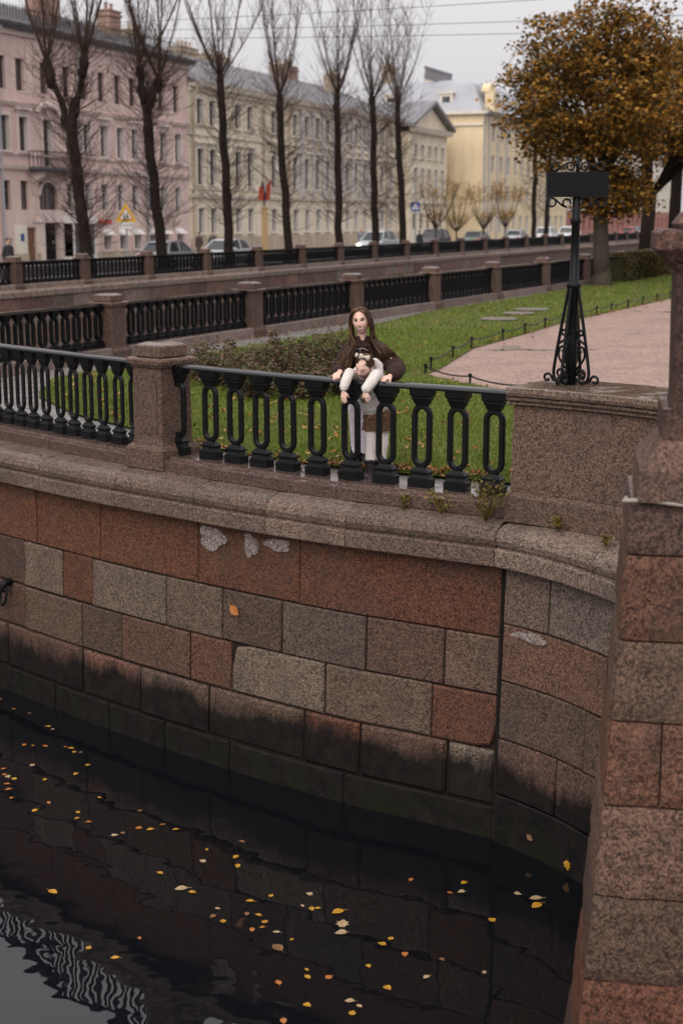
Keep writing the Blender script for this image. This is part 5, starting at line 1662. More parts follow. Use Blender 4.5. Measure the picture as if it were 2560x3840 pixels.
# ------------------------------------------------------------------ near bridge pier with lamp pylon
EA = R(-9.5)
ex, ey = math.cos(EA), math.sin(EA); nx, ny = -math.sin(EA), math.cos(EA)
pier = thing('bridge_pier', 'rough red granite bridge pier with pylon and globe lamp at the right frame edge', 'pier', (2.3, 8.2, WATER_Z))
def pp(x, d, z): return (1.62 + x * ex + d * nx, 8.0 + x * ey + d * ny, z)
from mathutils import noise as mnoise
def rough_block(x0, x1, z0, z1, col, l0, l1, seed, rough=.012, name='stone_block'):
    """rusticated block: front and left faces as a displaced grid; l0,l1: left batter at bottom and top"""
    g2 = .007
    n, m = max(4, int((x1 - x0) / .07)), max(4, int((z1 - z0) / .07))
    vs, fs = [], []
    left = x0 <= .001
    cols_ = ([('side', d) for d in (.9, .6, .35, .15, .05)] if left else []) + [('front', i / n) for i in range(n + 1)]
    for j in range(m + 1):
        v = j / m
        z = z0 + g2 + (z1 - z0 - 2 * g2) * v
        bl = l0 + (l1 - l0) * v
        edge = min(v, 1 - v)
        back = .014 * max(0, 1 - edge / .06)
        for kind, q in cols_:
            if kind == 'side': x, d = bl + back, q
            else:
                xa = (bl if left else x0 + g2); x = xa + (x1 - g2 - xa) * q
                e2 = min(q, 1 - q)
                d = (-bl * .0) + back + .014 * max(0, 1 - e2 * (x1 - x0) / .03) + (bl * .9)
                if kind == 'front' and q == 0 and left: x += .02; 
            p = Vector(pp(x, d, z))
            k = mnoise.noise(p * 7 + Vector((seed, 0, 0))) + .6 * mnoise.noise(p * 19)
            if kind == 'front': p += Vector((-nx, -ny, 0)) * (rough * k)
            else: p += Vector((-ex, -ey, 0)) * (rough * .6 * k)
            vs.append(tuple(p))
    w = len(cols_)
    for j in range(m):
        for i in range(w - 1):
            fs.append((j * w + i, j * w + i + 1, (j + 1) * w + i + 1, (j + 1) * w + i))
    # top and bottom closed towards the back
    b = len(vs)
    vs += [pp(x1 - g2, .9, z0 + g2), pp(x1 - g2, .9, z1 - g2)]
    if not left: vs += [pp(x0 + g2, .9, z0 + g2), pp(x0 + g2, .9, z1 - g2)]
    top = list(range(m * w, m * w + w)); bot = list(range(w))
    fs.append(tuple(top + ([b + 1] if left else [b + 1, b + 3])))
    fs.append(tuple(reversed(bot + ([b] if left else [b, b + 2]))))
    MB().add(vs, fs).build(name, M['granite_near'], pier, world=True, smooth=False, color=col)
PR = [(.59, .91), (.08, .59), (-.41, .08), (-.93, -.41), (-1.5, -.93), (-2.04, -1.5), (-2.6, -2.04), (-3.5, -2.6)]
PC = [(.155, .105, .09), (.175, .10, .075), (.19, .135, .105), (.205, .115, .085), (.195, .13, .105), (.155, .11, .088), (.17, .085, .06), (.12, .08, .065)]
def lb(z): return np.interp(z, [-3.5, -2.4, -.9, .59, .91], [-.30, -.17, -.07, .02, .03])
spl = {3: .27, 5: .46, 6: .9, 1: 1.0, 0: .7}
for k, (z0, z1) in enumerate(PR):
    xs = [0] + ([spl[k]] if k in spl else []) + [1.6]
    for a, b in zip(xs, xs[1:]):
        rough_block(a, b, z0, z1, jit(damp(PC[k], .50), .08), lb(z0), lb(z1), k * 3 + a, .008 if k < 3 else .014)
MB().rings([[pp(lb(z) + .09, .06 + lb(z) * .9, z), pp(1.55, .06 + lb(z) * .9, z), pp(1.55, .85, z), pp(lb(z) + .09, .85, z)] for z in (.9, -.9, -3.5)]).build('mortar_core', plain('red_mortar', (.10, .045, .04), .9), pier, world=True)
def pstack(lv, name, col, c=(.52, .42)):
    x, y, _ = pp(c[0], c[1], 0)
    MB().stack(lv, (x, y), EA, cut=.012).build(name, M['granite_near'], pier, world=True, color=damp(col, .5))
pstack([(.912, .45, .45), (1.09, .44, .44), (1.11, .42, .42), (1.19, .36, .36), (1.255, .315, .315)], 'pedestal', (.20, .135, .115))
pstack([(1.257, .32, .32), (1.43, .318, .318)], 'pylon_base', (.13, .085, .075))
pstack([(1.432, .27, .27), (1.47, .262, .262), (2.20, .275, .275)], 'shaft', (.11, .07, .06))
pstack([(2.202, .28, .28), (2.25, .32, .32), (2.29, .36, .36), (2.33, .40, .40), (2.42, .40, .40), (2.44, .37, .37)], 'capital', (.17, .105, .09))
pstack([(2.442, .27, .27), (2.47, .29, .29), (2.53, .25, .25), (2.58, .16, .16), (2.66, .15, .15)], 'lamp_base', (.2, .13, .115))
x, y, _ = pp(.52, .42, 0)
MB().ball((x, y, 2.85), .215, 24, 16).build('globe_lamp', plain('milk_glass', (.50, .42, .40), .15), pier, world=True, smooth=True)
pts = []
for k in range(40):
    q = k / 39
    if q < .1: p = pp(.012, .10 - .11 * q / .1, .912)
    else:
        v = (q - .1) / .9
        p = pp(-.01 + 1.5 * v, -.015 + .006 * math.sin(v * 25), .915 - .012 * math.sin(v * 3.1) + .008 * math.sin(v * 17))
    pts.append(p)
tag(MB().tube(pts, .013, 7).build('rope', plain('rope_white', (.30, .27, .22), .9, bump=.004, bscale=120), smooth=True), 'pale rope tied round the granite pier', 'rope')

# ------------------------------------------------------------------ people at the balustrade
def head_mb(sc=1.0, smile=True):
    mb = MB(); rr = []
    n, m = 40, 30
    for i in range(m + 1):
        t = math.pi * min(max(i, .05), m - .05) / m
        ring = []
        for k in range(n):
            a = 2 * math.pi * k / n
            dx, dy, dz = math.sin(t) * math.cos(a), math.sin(t) * math.sin(a), -math.cos(t)
            x, y, z = .075 * dx, .096 * dy, .118 * dz
            if z < 0:
                q = -z / .118
                x *= 1 - .30 * q ** 1.6
                y *= (1 - .06 * q) if y < 0 else (1 - .42 * q)
            if y < 0:
                f = min(1, -dy * 1.6)
                G = lambda cx, cz, sx, sz: math.exp(-((x - cx) / sx) ** 2 - ((z - cz) / sz) ** 2)
                d = .011 * G(0, .0, .010, .03) + .017 * G(0, -.026, .012, .014)
                d -= .007 * (G(.03, .012, .016, .012) + G(-.03, .012, .016, .012))
                d += .004 * (G(.03, .032, .022, .009) + G(-.03, .032, .022, .009))
                d += (.007 if smile else .004) * (G(.038, -.03, .018, .02) + G(-.038, -.03, .018, .02))
                d += .004 * G(0, -.058, .022, .014) + .008 * G(0, -.10, .022, .018)
                y -= d * f
            ring.append((x * sc, y * sc, z * sc))
        rr.append(ring)
    mb.rings(rr)
    for s in (-1, 1): mb.ball((s * .076 * sc, .012 * sc, -.004 * sc), (.012 * sc, .02 * sc, .03 * sc), 8, 6)
    return mb

def hand_mb(mb, wrist, f, palm, thumb_side, size=1.0, curl=.35, spread=.1):
    """palm and five separate fingers; f: pointing direction, palm: palm normal"""
    w = Vector(wrist); f = Vector(f).normalized(); p = Vector(palm); p = (p - f * p.dot(f)).normalized()
    s = f.cross(p).normalized() * thumb_side
    mb.capsule([w, w + f * .035 * size, w + f * .075 * size], [(.024 * size, .017 * size), (.036 * size, .015 * size), (.037 * size, .012 * size)], 12, ref=tuple(s))
    for i, (o, L) in enumerate(((.028, .066), (.0095, .075), (-.0095, .070), (-.027, .054))):
        b = w + f * (.078 - .004 * abs(i - 1.2)) * size + s * o * size
        d = (f + s * o * spread * 18).normalized(); pts = [b - d * .012 * size]
        q = b
        ang = curl * (.7 + .12 * i)
        for seg in (.46, .31, .23):
            d = (d * math.cos(ang) + p * math.sin(ang)).normalized()
            q = q + d * L * seg * size; pts.append(q.copy()); ang *= 1.05
        mb.capsule(pts, [.0088 * size, .0085 * size, .0078 * size, .0064 * size], 8)
    b = w + f * .022 * size + s * .026 * size
    d = (f * .75 + s * .7 + p * .25).normalized()
    m = b + d * .036 * size; e = m + (f * .9 + s * .25 + p * .35).normalized() * .03 * size
    mb.capsule([b, m, e], [.0125 * size, .0102 * size, .0078 * size], 8)

def decals(body, Mh, items, parent):
    """thin raised face features projected on the finished surface; items: (name, polygon, material, lift)"""
    me = body.data
    tree = BVHTree.FromPolygons([v.co.copy() for v in me.vertices], [tuple(p.vertices) for p in me.polygons])
    Rm = Mh.to_3x3()
    for nm, poly, mat, lift in items:
        out = []
        dirv = (Rm @ Vector((0, 1, 0))).normalized()
        cx = sum(q[0] for q in poly) / len(poly); cz = sum(q[1] for q in poly) / len(poly)
        allp = list(poly) + [(cx, cz)]
        for x, z in allp:
            o = Mh @ Vector((x, -.35, z))
            hit = tree.ray_cast(o, dirv)
            h = hit[0] if hit[0] is not None else Mh @ Vector((x, -.085, z))
            out.append(h - dirv * lift)
        n = len(poly)
        vs = [tuple(q) for q in out] + [tuple(q + dirv * (lift + .003)) for q in out[:-1]]
        fs = [(i, (i + 1) % n, n) for i in range(n)] + [((i + 1) % n, i, n + 1 + i, n + 1 + (i + 1) % n) for i in range(n)]
        MB().add(vs, fs).build(nm, mat, parent, world=True, smooth=False)

def almond(cx, cz, w, h, tilt=0.0, n=12):
    out = []
    for k in range(n):
        a = 2 * math.pi * k / n
        x = math.cos(a) * w / 2; z = math.sin(a) * h / 2 * (1 - .35 * abs(math.cos(a)))
        out.append((cx + x, cz + z + tilt * x))
    return out
def band(pts, th):
    up = [(x, z + th / 2 * (1 - .7 * abs(2 * i / (len(pts) - 1) - 1) ** 2)) for i, (x, z) in enumerate(pts)]
    dn = [(x, z - th / 2 * (1 - .7 * abs(2 * i / (len(pts) - 1) - 1) ** 2)) for i, (x, z) in enumerate(pts)]
    return up + dn[::-1]

def skin_mat(name, col):
    m = NT(name); p = m.pos()
    f = m.noise(p, 22, 3)
    c = m.mix(m.mapr(f, .4, .7, 0, .5), col, (col[0] * 1.02, col[1] * .80, col[2] * .74))
    m.b.inputs['Subsurface Weight'].default_value = .12
    m.b.inputs['Subsurface Radius'].default_value = (.02, .008, .004)
    return m.done(c, .48)
def wool(name, col, scale=180, depth=.002, var=.25, rough=.95):
    m = NT(name); p = m.pos()
    f = m.noise(p, scale, 3, .7); g2 = m.noise(p, 9, 4)
    c = m.mix(f, tuple(q * (1 - var) for q in col), tuple(min(1, q * (1 + var)) for q in col))
    c = m.mix(m.mapr(g2, .45, .7, 0, .35), c, tuple(q * .7 for q in col))
    m.bump(f, .7, depth)
    m.b.inputs['Sheen Weight'].default_value = .03
    return m.done(c, rough, spec=.2)
def hair_mat(name, stops):
    m = NT(name)
    c = m.ramp(m.n('NewGeometry').outputs['Random Per Island'], stops)
    return m.done(c, .5, spec=.16)
SKIN = skin_mat('skin_woman', (.70, .45, .36)); SKIN2 = skin_mat('skin_girl', (.70, .48, .40))
EYEW = plain('eye_white', (.6, .56, .54), .3); EYED = plain('eye_dark', (.012, .009, .008), .25); BROW = plain('brow', (.02, .011, .008), .7)
LIP = plain('lip', (.26, .055, .055), .4); TEETH = plain('teeth', (.80, .76, .72), .3); LIP2 = plain('lip_girl', (.42, .18, .16), .45)

# ---- woman
wom = thing('person', 'smiling person with long brown hair in dark brown zip jacket, behind the railing', 'person', (.2, 14.5, 0))
Mh = Matrix.Translation((.188, 13.985, 1.518)) @ Euler((R(4), R(-6), R(-10))).to_matrix().to_4x4()
b = MB()
h = head_mb(1.09); h.move(Mh); b.add(h.v, h.f)
b.capsule([(.205, 14.05, 1.30), (.2, 14.025, 1.38), (.195, 14.01, 1.46)], [.056, .05, .052], 14)
b.capsule([(.22, 14.30, .92), (.22, 14.22, 1.08), (.22, 14.10, 1.25)], [(.15, .10), (.125, .09), (.15, .09)], 16, ref=(1, 0, 0))
b.capsule([(.10, 14.06, 1.265), (.36, 14.06, 1.265)], [.05, .05], 10)
b.capsule([(.09, 14.06, 1.25), (-.03, 14.05, 1.03), (-.012, 13.86, 1.03)], [.05, .04, .028], 10)
b.capsule([(.37, 14.06, 1.25), (.54, 13.92, 1.03), (.465, 13.68, 1.005)], [.05, .04, .028], 10)
hand_mb(b, (-.012, 13.85, 1.032), (-.35, -.85, -.18), (.05, -.1, -1), -1, 1.0, .55)
hand_mb(b, (.462, 13.67, 1.008), (-.62, -.75, -.12), (-.2, .2, -1), 1, 1.0, .16, .14)
for x0, x1, x2 in ((.15, .142, .146), (.28, .245, .238)):
    b.capsule([(x0, 14.33, .92), (x1, 14.42, .48), (x2, 14.50, .10)], [.085, .055, .038], 12)
    b.capsule([(x2, 14.52, .045), (x2, 14.40, .035)], [.04, .034], 10)
body = remeshed('body', b, .0058, SKIN, wom, 3)
fm = []
for s in (-1, 1):
    fm.append(('eye', almond(s * .030, .013, .029, .0125, -s * .06), EYEW, .0016))
    fm.append(('iris', almond(s * .030, .0135, .0135, .0125), EYED, .0026))
    fm.append(('eyelash', band([(s * .030 + q * .017, .0185 - .006 * q * q + (.0015 if q * s > 0 else 0)) for q in (-1, -.6, -.2, .2, .6, 1)], .0095), EYED, .0032))
    fm.append(('eyebrow', band([(s * .031 + q * .02, .034 - .005 * q * q + .002 * q * s) for q in (-1, -.6, -.2, .2, .6, 1)], .0088), BROW, .002))
mx = .0
fm.append(('lips', [(mx + q * .038, -.048 + .009 * q * q) for q in (-1, -.7, -.4, -.1, .1, .4, .7, 1)] + [(mx + q * .038, -.077 + .028 * q * q) for q in (.8, .5, .2, -.2, -.5, -.8)], LIP, .002))
fm.append(('teeth', [(mx + q * .032, -.0545 + .007 * q * q) for q in (-1, -.6, -.2, .2, .6, 1)] + [(mx + q * .032, -.067 + .015 * q * q) for q in (.8, .55, .2, -.2, -.55, -.8)], TEETH, .0035))
def grow(pl_, k):
    cx = sum(q[0] for q in pl_) / len(pl_); cz = sum(q[1] for q in pl_) / len(pl_)
    return [(1.09 * (cx + (x - cx) * k), 1.09 * (cz + (z - cz) * k)) for x, z in pl_]
fm = [(a, grow(pl_, 1.12 if a in ('eyelash', 'eyebrow', 'eye', 'iris') else 1.03), m_, l_) for a, pl_, m_, l_ in fm]
decals(body, Mh, fm, wom)

JK = wool('jacket_wool', (.034, .017, .0145), 150, .003)
j = MB()
j.capsule([(.23, 14.30, .86), (.23, 14.22, 1.02), (.225, 14.12, 1.16), (.222, 14.07, 1.25)], [(.20, .15), (.205, .15), (.20, .14), (.17, .115)], 20, ref=(1, 0, 0))
j.capsule([(.10, 14.07, 1.245), (.22, 14.06, 1.29), (.355, 14.07, 1.245)], [.075, .08, .08], 14)
j.capsule([(.09, 14.06, 1.225), (.02, 14.075, 1.12), (-.03, 14.05, 1.045), (-.018, 13.93, 1.035)], [.085, .085, .078, .06], 14)
j.capsule([(.37, 14.06, 1.225), (.465, 14.01, 1.13), (.54, 13.93, 1.045), (.515, 13.80, 1.025), (.488, 13.725, 1.015)], [.092, .10, .10, .085, .06], 14)
j.tube([(.205 + .074 * math.cos(a), 14.035 + .066 * math.sin(a), 1.325 - .02 * math.cos(a + math.pi / 2) * -1) for a in np.linspace(-math.pi / 2 + .32, 1.5 * math.pi - .32, 16)], [(.036, .014)] * 16, 8, ref=(0, 0, 1))
# folded collar flaps
j.tube([(.135, 13.995, 1.335), (.15, 13.965, 1.30), (.175, 13.945, 1.268)], [(.03, .012), (.034, .012), (.012, .01)], 8, ref=(1, 0, 0))
j.tube([(.275, 13.995, 1.335), (.262, 13.965, 1.30), (.232, 13.945, 1.268)], [(.03, .012), (.034, .012), (.012, .01)], 8, ref=(1, 0, 0))
jk = remeshed('jacket', j, .009, JK, wom, 3, .010, 11.0, 3)
ZIP = plain('zip_metal', (.45, .43, .42), .35, .6)
def on_front(obj_, pts, lift):
    me = obj_.data
    tr = BVHTree.FromPolygons([v.co.copy() for v in me.vertices], [tuple(p.vertices) for p in me.polygons])
    out = []
    for x, z in pts:
        hit = tr.ray_cast(Vector((x, 12.9, z)), Vector((0, 1, 0)))
        out.append(Vector((x, (hit[0].y if hit[0] is not None else 13.95) - lift, z)))
    return out
zl = on_front(jk, [(.125 + .0135 * k, 1.232 + .022 * math.sin(math.pi * k / 10)) for k in range(11)], .004)
MB().tube(zl, .0045, 5).build('zip', ZIP, jk, world=True)
MB().tube(on_front(jk, [(.184, 1.252), (.183, 1.235), (.183, 1.218)], .008), .006, 5).build('zip_pull', ZIP, jk, world=True)
MB().ball(tuple(on_front(jk, [(.485, 1.16)], .006)[0]), .009, 8, 6).build('button', ZIP, jk, world=True)
for cz, cc, rr_, d in (((.487, 13.722, 1.015), 0, .05, (-.3, -.95, -.1)), ((-.017, 13.915, 1.034), 0, .05, (.05, -1, 0))):
    c = Vector(cz); dv = Vector(d).normalized()
    MB().tube([c - dv * .02, c + dv * .025], [.056, .05], 14).build('cuff', JK, jk, world=True, smooth=True)
JE = wool('jeans_lilac', (.68, .63, .72), 260, .001, .08, .8)
l = MB()
l.capsule([(.22, 14.31, .95), (.22, 14.33, .85)], [(.165, .12), (.165, .12)], 14, ref=(1, 0, 0))
for x0, x1, x2 in ((.15, .142, .147), (.28, .245, .238)):
    l.capsule([(x0, 14.33, .88), (x0 * .5 + x1 * .5, 14.38, .66), (x1, 14.42, .47), (x2, 14.48, .24), (x2, 14.49, .15)], [.098, .082, .064, .055, .048], 14)
jn = remeshed('jeans', l, .008, JE, wom, 3, .004, 26, 9)
for x in (.147, .238):
    bt = MB()
    bt.capsule([(x, 14.51, .06), (x, 14.50, .20)], [.055, .06], 12)
    bt.capsule([(x, 14.52, .045), (x, 14.40, .038), (x - .005, 14.34, .034)], [(.046, .04), (.045, .035), (.036, .028)], 12, ref=(1, 0, 0))
    remeshed('boot', bt, .008, plain('boot_black', (.012, .011, .012), .4), wom, 3)

HM = hair_mat('hair_woman', [(0, (.014, .007, .005)), (.45, (.032, .016, .010)), (.8, (.075, .037, .020)), (1, (.19, .105, .055))])
hr = random.Random(4)
hb = MB()
cap = MB().ball((0, .027, .018), (.088, .102, .121), 28, 18)
cap.v = [(x, y, z) for x, y, z in cap.v]
cap.move(Mh); 
capo = cap.build('hair', HM, wom, smooth=True, world=True)
sh_line = lambda side, q: None
for side in (-1, 1):
    for k in range(230):
        py = hr.uniform(-.07, .085)
        lay = hr.random()
        top = Vector((side * .003, py * .92, .118 - 5.0 * py * py + .010))
        ear = Vector((side * (.080 + .016 * lay), -.030 + .55 * py + .03 * hr.random(), .01 + hr.uniform(-.012, .012)))
        crown = Vector((side * (.052 + .01 * lay), py * .85 - .012, .092 + .012 * lay - 3 * py * py))
        jaw = Vector((side * (.082 + .022 * lay), -.022 + .5 * py + .035 * hr.random(), -.10))
        W = [Mh @ (p * 1.08) for p in (top, crown, ear, jaw)]
        q = hr.random()
        front = hr.random()
        if side < 0:   # viewer's left: hangs down past the arm
            e1 = Vector((.105 - .065 * q, 13.92 + .10 * q, 1.26)); e2 = Vector((.06 - .10 * q, 13.925 + .08 * q, 1.13)); e3 = Vector((.035 - .10 * q + hr.uniform(-.02, .02), 13.92 + .07 * q, hr.uniform(1.01, 1.10)))
            if front < .28: e1 = Vector((.135, 13.925, 1.27)); e2 = Vector((.105 - .05 * q, 13.92, 1.14)); e3 = Vector((.085 - .07 * q, 13.925, hr.uniform(1.02, 1.08)))
        else:          # viewer's right: fans over the shoulder, a lock in front
            e1 = Vector((.29 + .06 * q, 13.93 + .07 * q, 1.335 - .005 * q)); e2 = Vector((.345 + .10 * q, 13.915 + .05 * q, 1.255 + .02 * q)); e3 = Vector((.39 + .15 * q + hr.uniform(-.02, .02), 13.90 + .02 * q, 1.175 + .01 * q + hr.uniform(-.05, .03)))
            if front < .3: e1 = Vector((.272, 13.925, 1.30)); e2 = Vector((.278 + .03 * q, 13.915, 1.20)); e3 = Vector((.285 + .03 * q, 13.90, hr.uniform(1.08, 1.17)))
        pts = [Vector(p) for p in crom([tuple(p) for p in W + [e1, e2, e3]], 4)]
        n = len(pts); r0 = hr.uniform(.0045, .0085)
        ph = hr.uniform(0, 6)
        pts = [p + Vector((.004 * math.sin(i * .7 + ph), .003 * math.cos(i * .6 + ph), 0)) for i, p in enumerate(pts)]
        hb.tube(pts, [r0 * (.6 if i == 0 else 1.0 - .75 * max(0, i / (n - 1) - .55) / .45) for i in range(n)], 4)
tag(hb.build('hair_strands', HM, wom, smooth=True, world=True), kind='stuff')

# ---- girl
girl = thing('person', 'small person in white fleece hoodie and leopard skirt leaning over the railing', 'person', (.34, 13.86, -.03))
Mg = Matrix.Translation((.213, 13.60, 1.108)) @ Euler((R(28), R(14), R(-22)), 'XYZ').to_matrix().to_4x4()
GS = .97
b = MB()
h = head_mb(GS, False); h.move(Mg); b.add(h.v, h.f)
b.capsule([(.245, 13.77, .98), (.228, 13.67, 1.05)], [.042, .042], 12)
b.capsule([(.345, 13.95, .60), (.31, 13.88, .78), (.25, 13.78, .96)], [(.10, .075), (.095, .07), (.095, .065)], 14, ref=(1, 0, 0))
b.capsule([(.14, 13.77, 1.0), (.075, 13.635, 1.03), (.035, 13.545, .955), (.02, 13.50, .89)], [.036, .034, .03, .022], 10)
b.capsule([(.345, 13.74, 1.0), (.31, 13.545, 1.035), (.26, 13.44, .95), (.222, 13.42, .895)], [.036, .034, .03, .022], 10)
hand_mb(b, (.02, 13.497, .885), (.03, -.12, -1), (.2, .9, -.1), 1, .80, .25)
hand_mb(b, (.222, 13.418, .893), (.35, -.12, -.85), (.1, .95, -.1), -1, .80, .45)
for x0, x1, x2, y2 in ((.30, .296, .286, 13.85), (.40, .410, .392, 13.88)):
    b.capsule([(x0, 13.95, .60), (x1, y2 + .04, .32), (x2, y2, .06)], [.066, .047, .034], 12)
    b.capsule([(x2, y2, .025), (x2, y2 - .03, .015)], [.024, .02], 10)
gbody = remeshed('body', b, .0055, SKIN2, girl, 3)
fm = []
for s in (-1, 1):
    fm.append(('eyelash', band([(s * .027 + q * .015, .008 - .004 * (1 - q * q)) for q in (-1, -.5, 0, .5, 1)], .005), EYED, .002))
    fm.append(('eyebrow', band([(s * .028 + q * .016, .027 - .004 * q * q) for q in (-1, -.5, 0, .5, 1)], .005), plain('brow_girl', (.11, .065, .04), .7), .002))
fm.append(('lips', almond(0, -.055, .034, .013), LIP2, .002))
fm = [(a, grow(pl_, 1.2), m_, l_) for a, pl_, m_, l_ in fm]
decals(gbody, Mg, fm, girl)
FL = wool('white_fleece', (.62, .575, .54), 95, .006, .12)
f = MB()
f.capsule([(.325, 13.93, .69), (.315, 13.90, .80), (.275, 13.83, .92), (.245, 13.79, .98)], [(.145, .115), (.14, .11), (.13, .10), (.11, .08)], 18, ref=(1, 0, 0))
f.capsule([(.14, 13.78, .995), (.245, 13.78, 1.0), (.345, 13.76, .995)], [.07, .07, .075], 14)
f.capsule([(.135, 13.77, 1.0), (.075, 13.635, 1.045), (.04, 13.55, .975), (.025, 13.515, .93)], [.056, .052, .05, .044], 14)
f.capsule([(.35, 13.74, 1.0), (.325, 13.555, 1.035), (.275, 13.455, .965), (.238, 13.432, .92)], [.060, .056, .056, .050], 14)
# hood lying round the neck
f.tube([(.245 + .115 * math.cos(a), 13.76 + .085 * math.sin(a), 1.045 + .055 * max(0, math.sin(a)) + .03 * math.cos(a)) for a in np.linspace(-.75, math.pi + .75, 15)], [(.042, .03)] * 15, 10)
f.ball((.285, 13.83, 1.06), (.10, .07, .085), 14, 10)
f.capsule([(.325, 13.70, 1.15), (.355, 13.72, 1.11), (.36, 13.72, 1.05)], [.035, .045, .045], 12)
fo = remeshed('hoodie', f, .007, FL, girl, 3, .0042, 48, 2)
for c, d in (((.022, 13.507, .905), (-.05, -.2, -1)), ((.229, 13.428, .91), (-.35, -.15, -.9))):
    c = Vector(c); d = Vector(d).normalized()
    MB().tube([c - d * .02, c + d * .012], [.036, .033], 14).build('cuff', FL, fo, world=True, smooth=True)
lm = NT('leopard'); p = lm.pos()
vx = lm.n('TexVoronoi', feature='DISTANCE_TO_EDGE'); lm.l(p, vx.inputs['Vector']); vx.inputs['Scale'].default_value = 48; vd = vx.outputs['Distance']; vc = lm.noise(p, 60, 2)
ring = lm.math('ADD', vd, lm.math('MULTIPLY', lm.math('SUBTRACT', vc, .5), .25))
cl = lm.ramp(ring, [(0, (.30, .14, .06)), (.055, (.24, .105, .042)), (.09, (.014, .009, .008)), (.24, (.014, .009, .008)), (.32, (.075, .034, .016)), (1, (.09, .04, .018))])
LEO = lm.done(cl, .8)
for z0, z1, r0, r1, sd in ((.565, .68, .112, .142, 0), (.45, .595, .130, .152, 2)):
    rr = []
    for i in range(7):
        v = i / 6
        z = z1 + (z0 - z1) * v
        rr.append([(.352 + (r0 + (r1 - r0) * v) * math.cos(a) * (1 + .05 * v * math.sin(a * 13 + sd)), 13.945 + (r0 + (r1 - r0) * v) * .82 * math.sin(a) * (1 + .05 * v * math.sin(a * 13 + sd)), z + .006 * v * math.sin(a * 7 + sd)) for a in np.linspace(0, 2 * math.pi, 60, endpoint=False)])
    mb = MB().rings(rr, caps=False)
    rr2 = [[(.352 + (x - .352) * .97, 13.945 + (y - 13.945) * .97, z) for x, y, z in r] for r in reversed(rr)]
    mb.rings(rr2, caps=False); mb.build('skirt', LEO, girl, smooth=True, world=True)
TI = wool('tights_cream', (.66, .59, .57), 300, .0008, .10, .85)
l = MB()
for x0, x1, x2, y2 in ((.30, .296, .286, 13.85), (.40, .410, .392, 13.88)):
    l.capsule([(x0, 13.95, .60), (x0 * .4 + x1 * .6, y2 + .05, .42), (x1, y2 + .03, .32), (x2, y2 + .02, .2), (x2, y2, .10)], [.075, .06, .055, .053, .045], 14)
l.capsule([(.35, 13.95, .66), (.35, 13.95, .58)], [(.11, .085), (.11, .085)], 12, ref=(1, 0, 0))
remeshed('tights', l, .007, TI, girl, 3, .002, 30, 5)
BT = plain('boot_plum', (.022, .014, .018), .6, bump=.004, bscale=60)
for x, y in ((.283, 13.85), (.388, 13.88)):
    bt = MB()
    bt.capsule([(x, y + .01, .03), (x, y + .005, .13)], [.05, .056], 12)
    bt.capsule([(x, y + .02, .012), (x - .006, y - .07, .008), (x - .01, y - .115, .002)], [(.042, .04), (.044, .036), (.036, .028)], 12, ref=(1, 0, 0))
    bt.tube([(x + .056 * math.cos(a), y + .005 + .056 * math.sin(a), .155 + .006 * math.sin(3 * a)) for a in np.linspace(0, 2 * math.pi, 16)], .016, 6)
    bo = remeshed('boot', bt, .007, BT, girl, 2)
    MB().rings([[(x - .006 + .047 * math.cos(a), y - .04 + .095 * math.sin(a), z) for a in np.linspace(0, 2 * math.pi, 16, endpoint=False)] for z in (-.029, -.008)]).build('sole', M['rubber'], bo, world=True)
HG = hair_mat('hair_girl', [(0, (.028, .015, .010)), (.5, (.060, .032, .019)), (1, (.11, .060, .035))])
cap = MB().ball((0, .024, .019), (.082, .094, .109), 26, 16)
cap.move(Mg); cap.build('hair', HG, girl, smooth=True, world=True)
hb = MB()
ponyw = [Mg @ Vector((-.045, -.012, .108)), Mg @ Vector((.045, .03, .105))]
for k in range(170):   # strands combed from the hairline to the tied tufts
    a = hr.uniform(-1.9, 1.9); e = hr.uniform(0, 1)
    st = 1.09 * Vector((math.sin(a) * .070, -math.cos(a) * .073 * (1 if abs(a) < 1.2 else .9) + .012, .045 + .02 * math.cos(a) - .05 * max(0, abs(a) - .9) - .02 * e))
    end = Vector((-.049 if st.x < 0 else .049, -.012 if st.x < 0 else .03, .116))
    md = (st + end) / 2; md = md.normalized() * (.108 + .006 * hr.random()); md.y += .012
    hb.tube([Mg @ st, Mg @ md, Mg @ end], [.0045, .006, .004], 4)
for c in ponyw:        # loose tails
    for k in range(14):
        d = Vector((hr.uniform(-.5, .5), hr.uniform(-.2, .6), hr.uniform(-.2, .4)))
        pts = [c + Vector((0, 0, 0)), c + d * .04 + Vector((0, 0, .015)), c + d * .09 + Vector((0, .02, -.02))]
        hb.tube(pts, [.006, .006, .002], 4)
for k in range(16):    # curls hanging in front of the hoodie
    x0, y0 = .245 + hr.uniform(-.035, .03), 13.50 + hr.uniform(-.02, .02)
    pts = [(x0 - .02 * (i / 16) + .012 * math.sin(i * 1.1 + k), y0 - .05 * min(1, i / 5) + .012 * math.cos(i * 1.1 + k), 1.0 - i * .0135) for i in range(17)]
    hb.tube(pts, [.0055] * 14 + [.004, .003, .002], 4)
tag(hb.build('hair_strands', HG, girl, smooth=True, world=True), kind='stuff')
BOW = wool('bow_cream', (.56, .47, .40), 120, .002, .1)
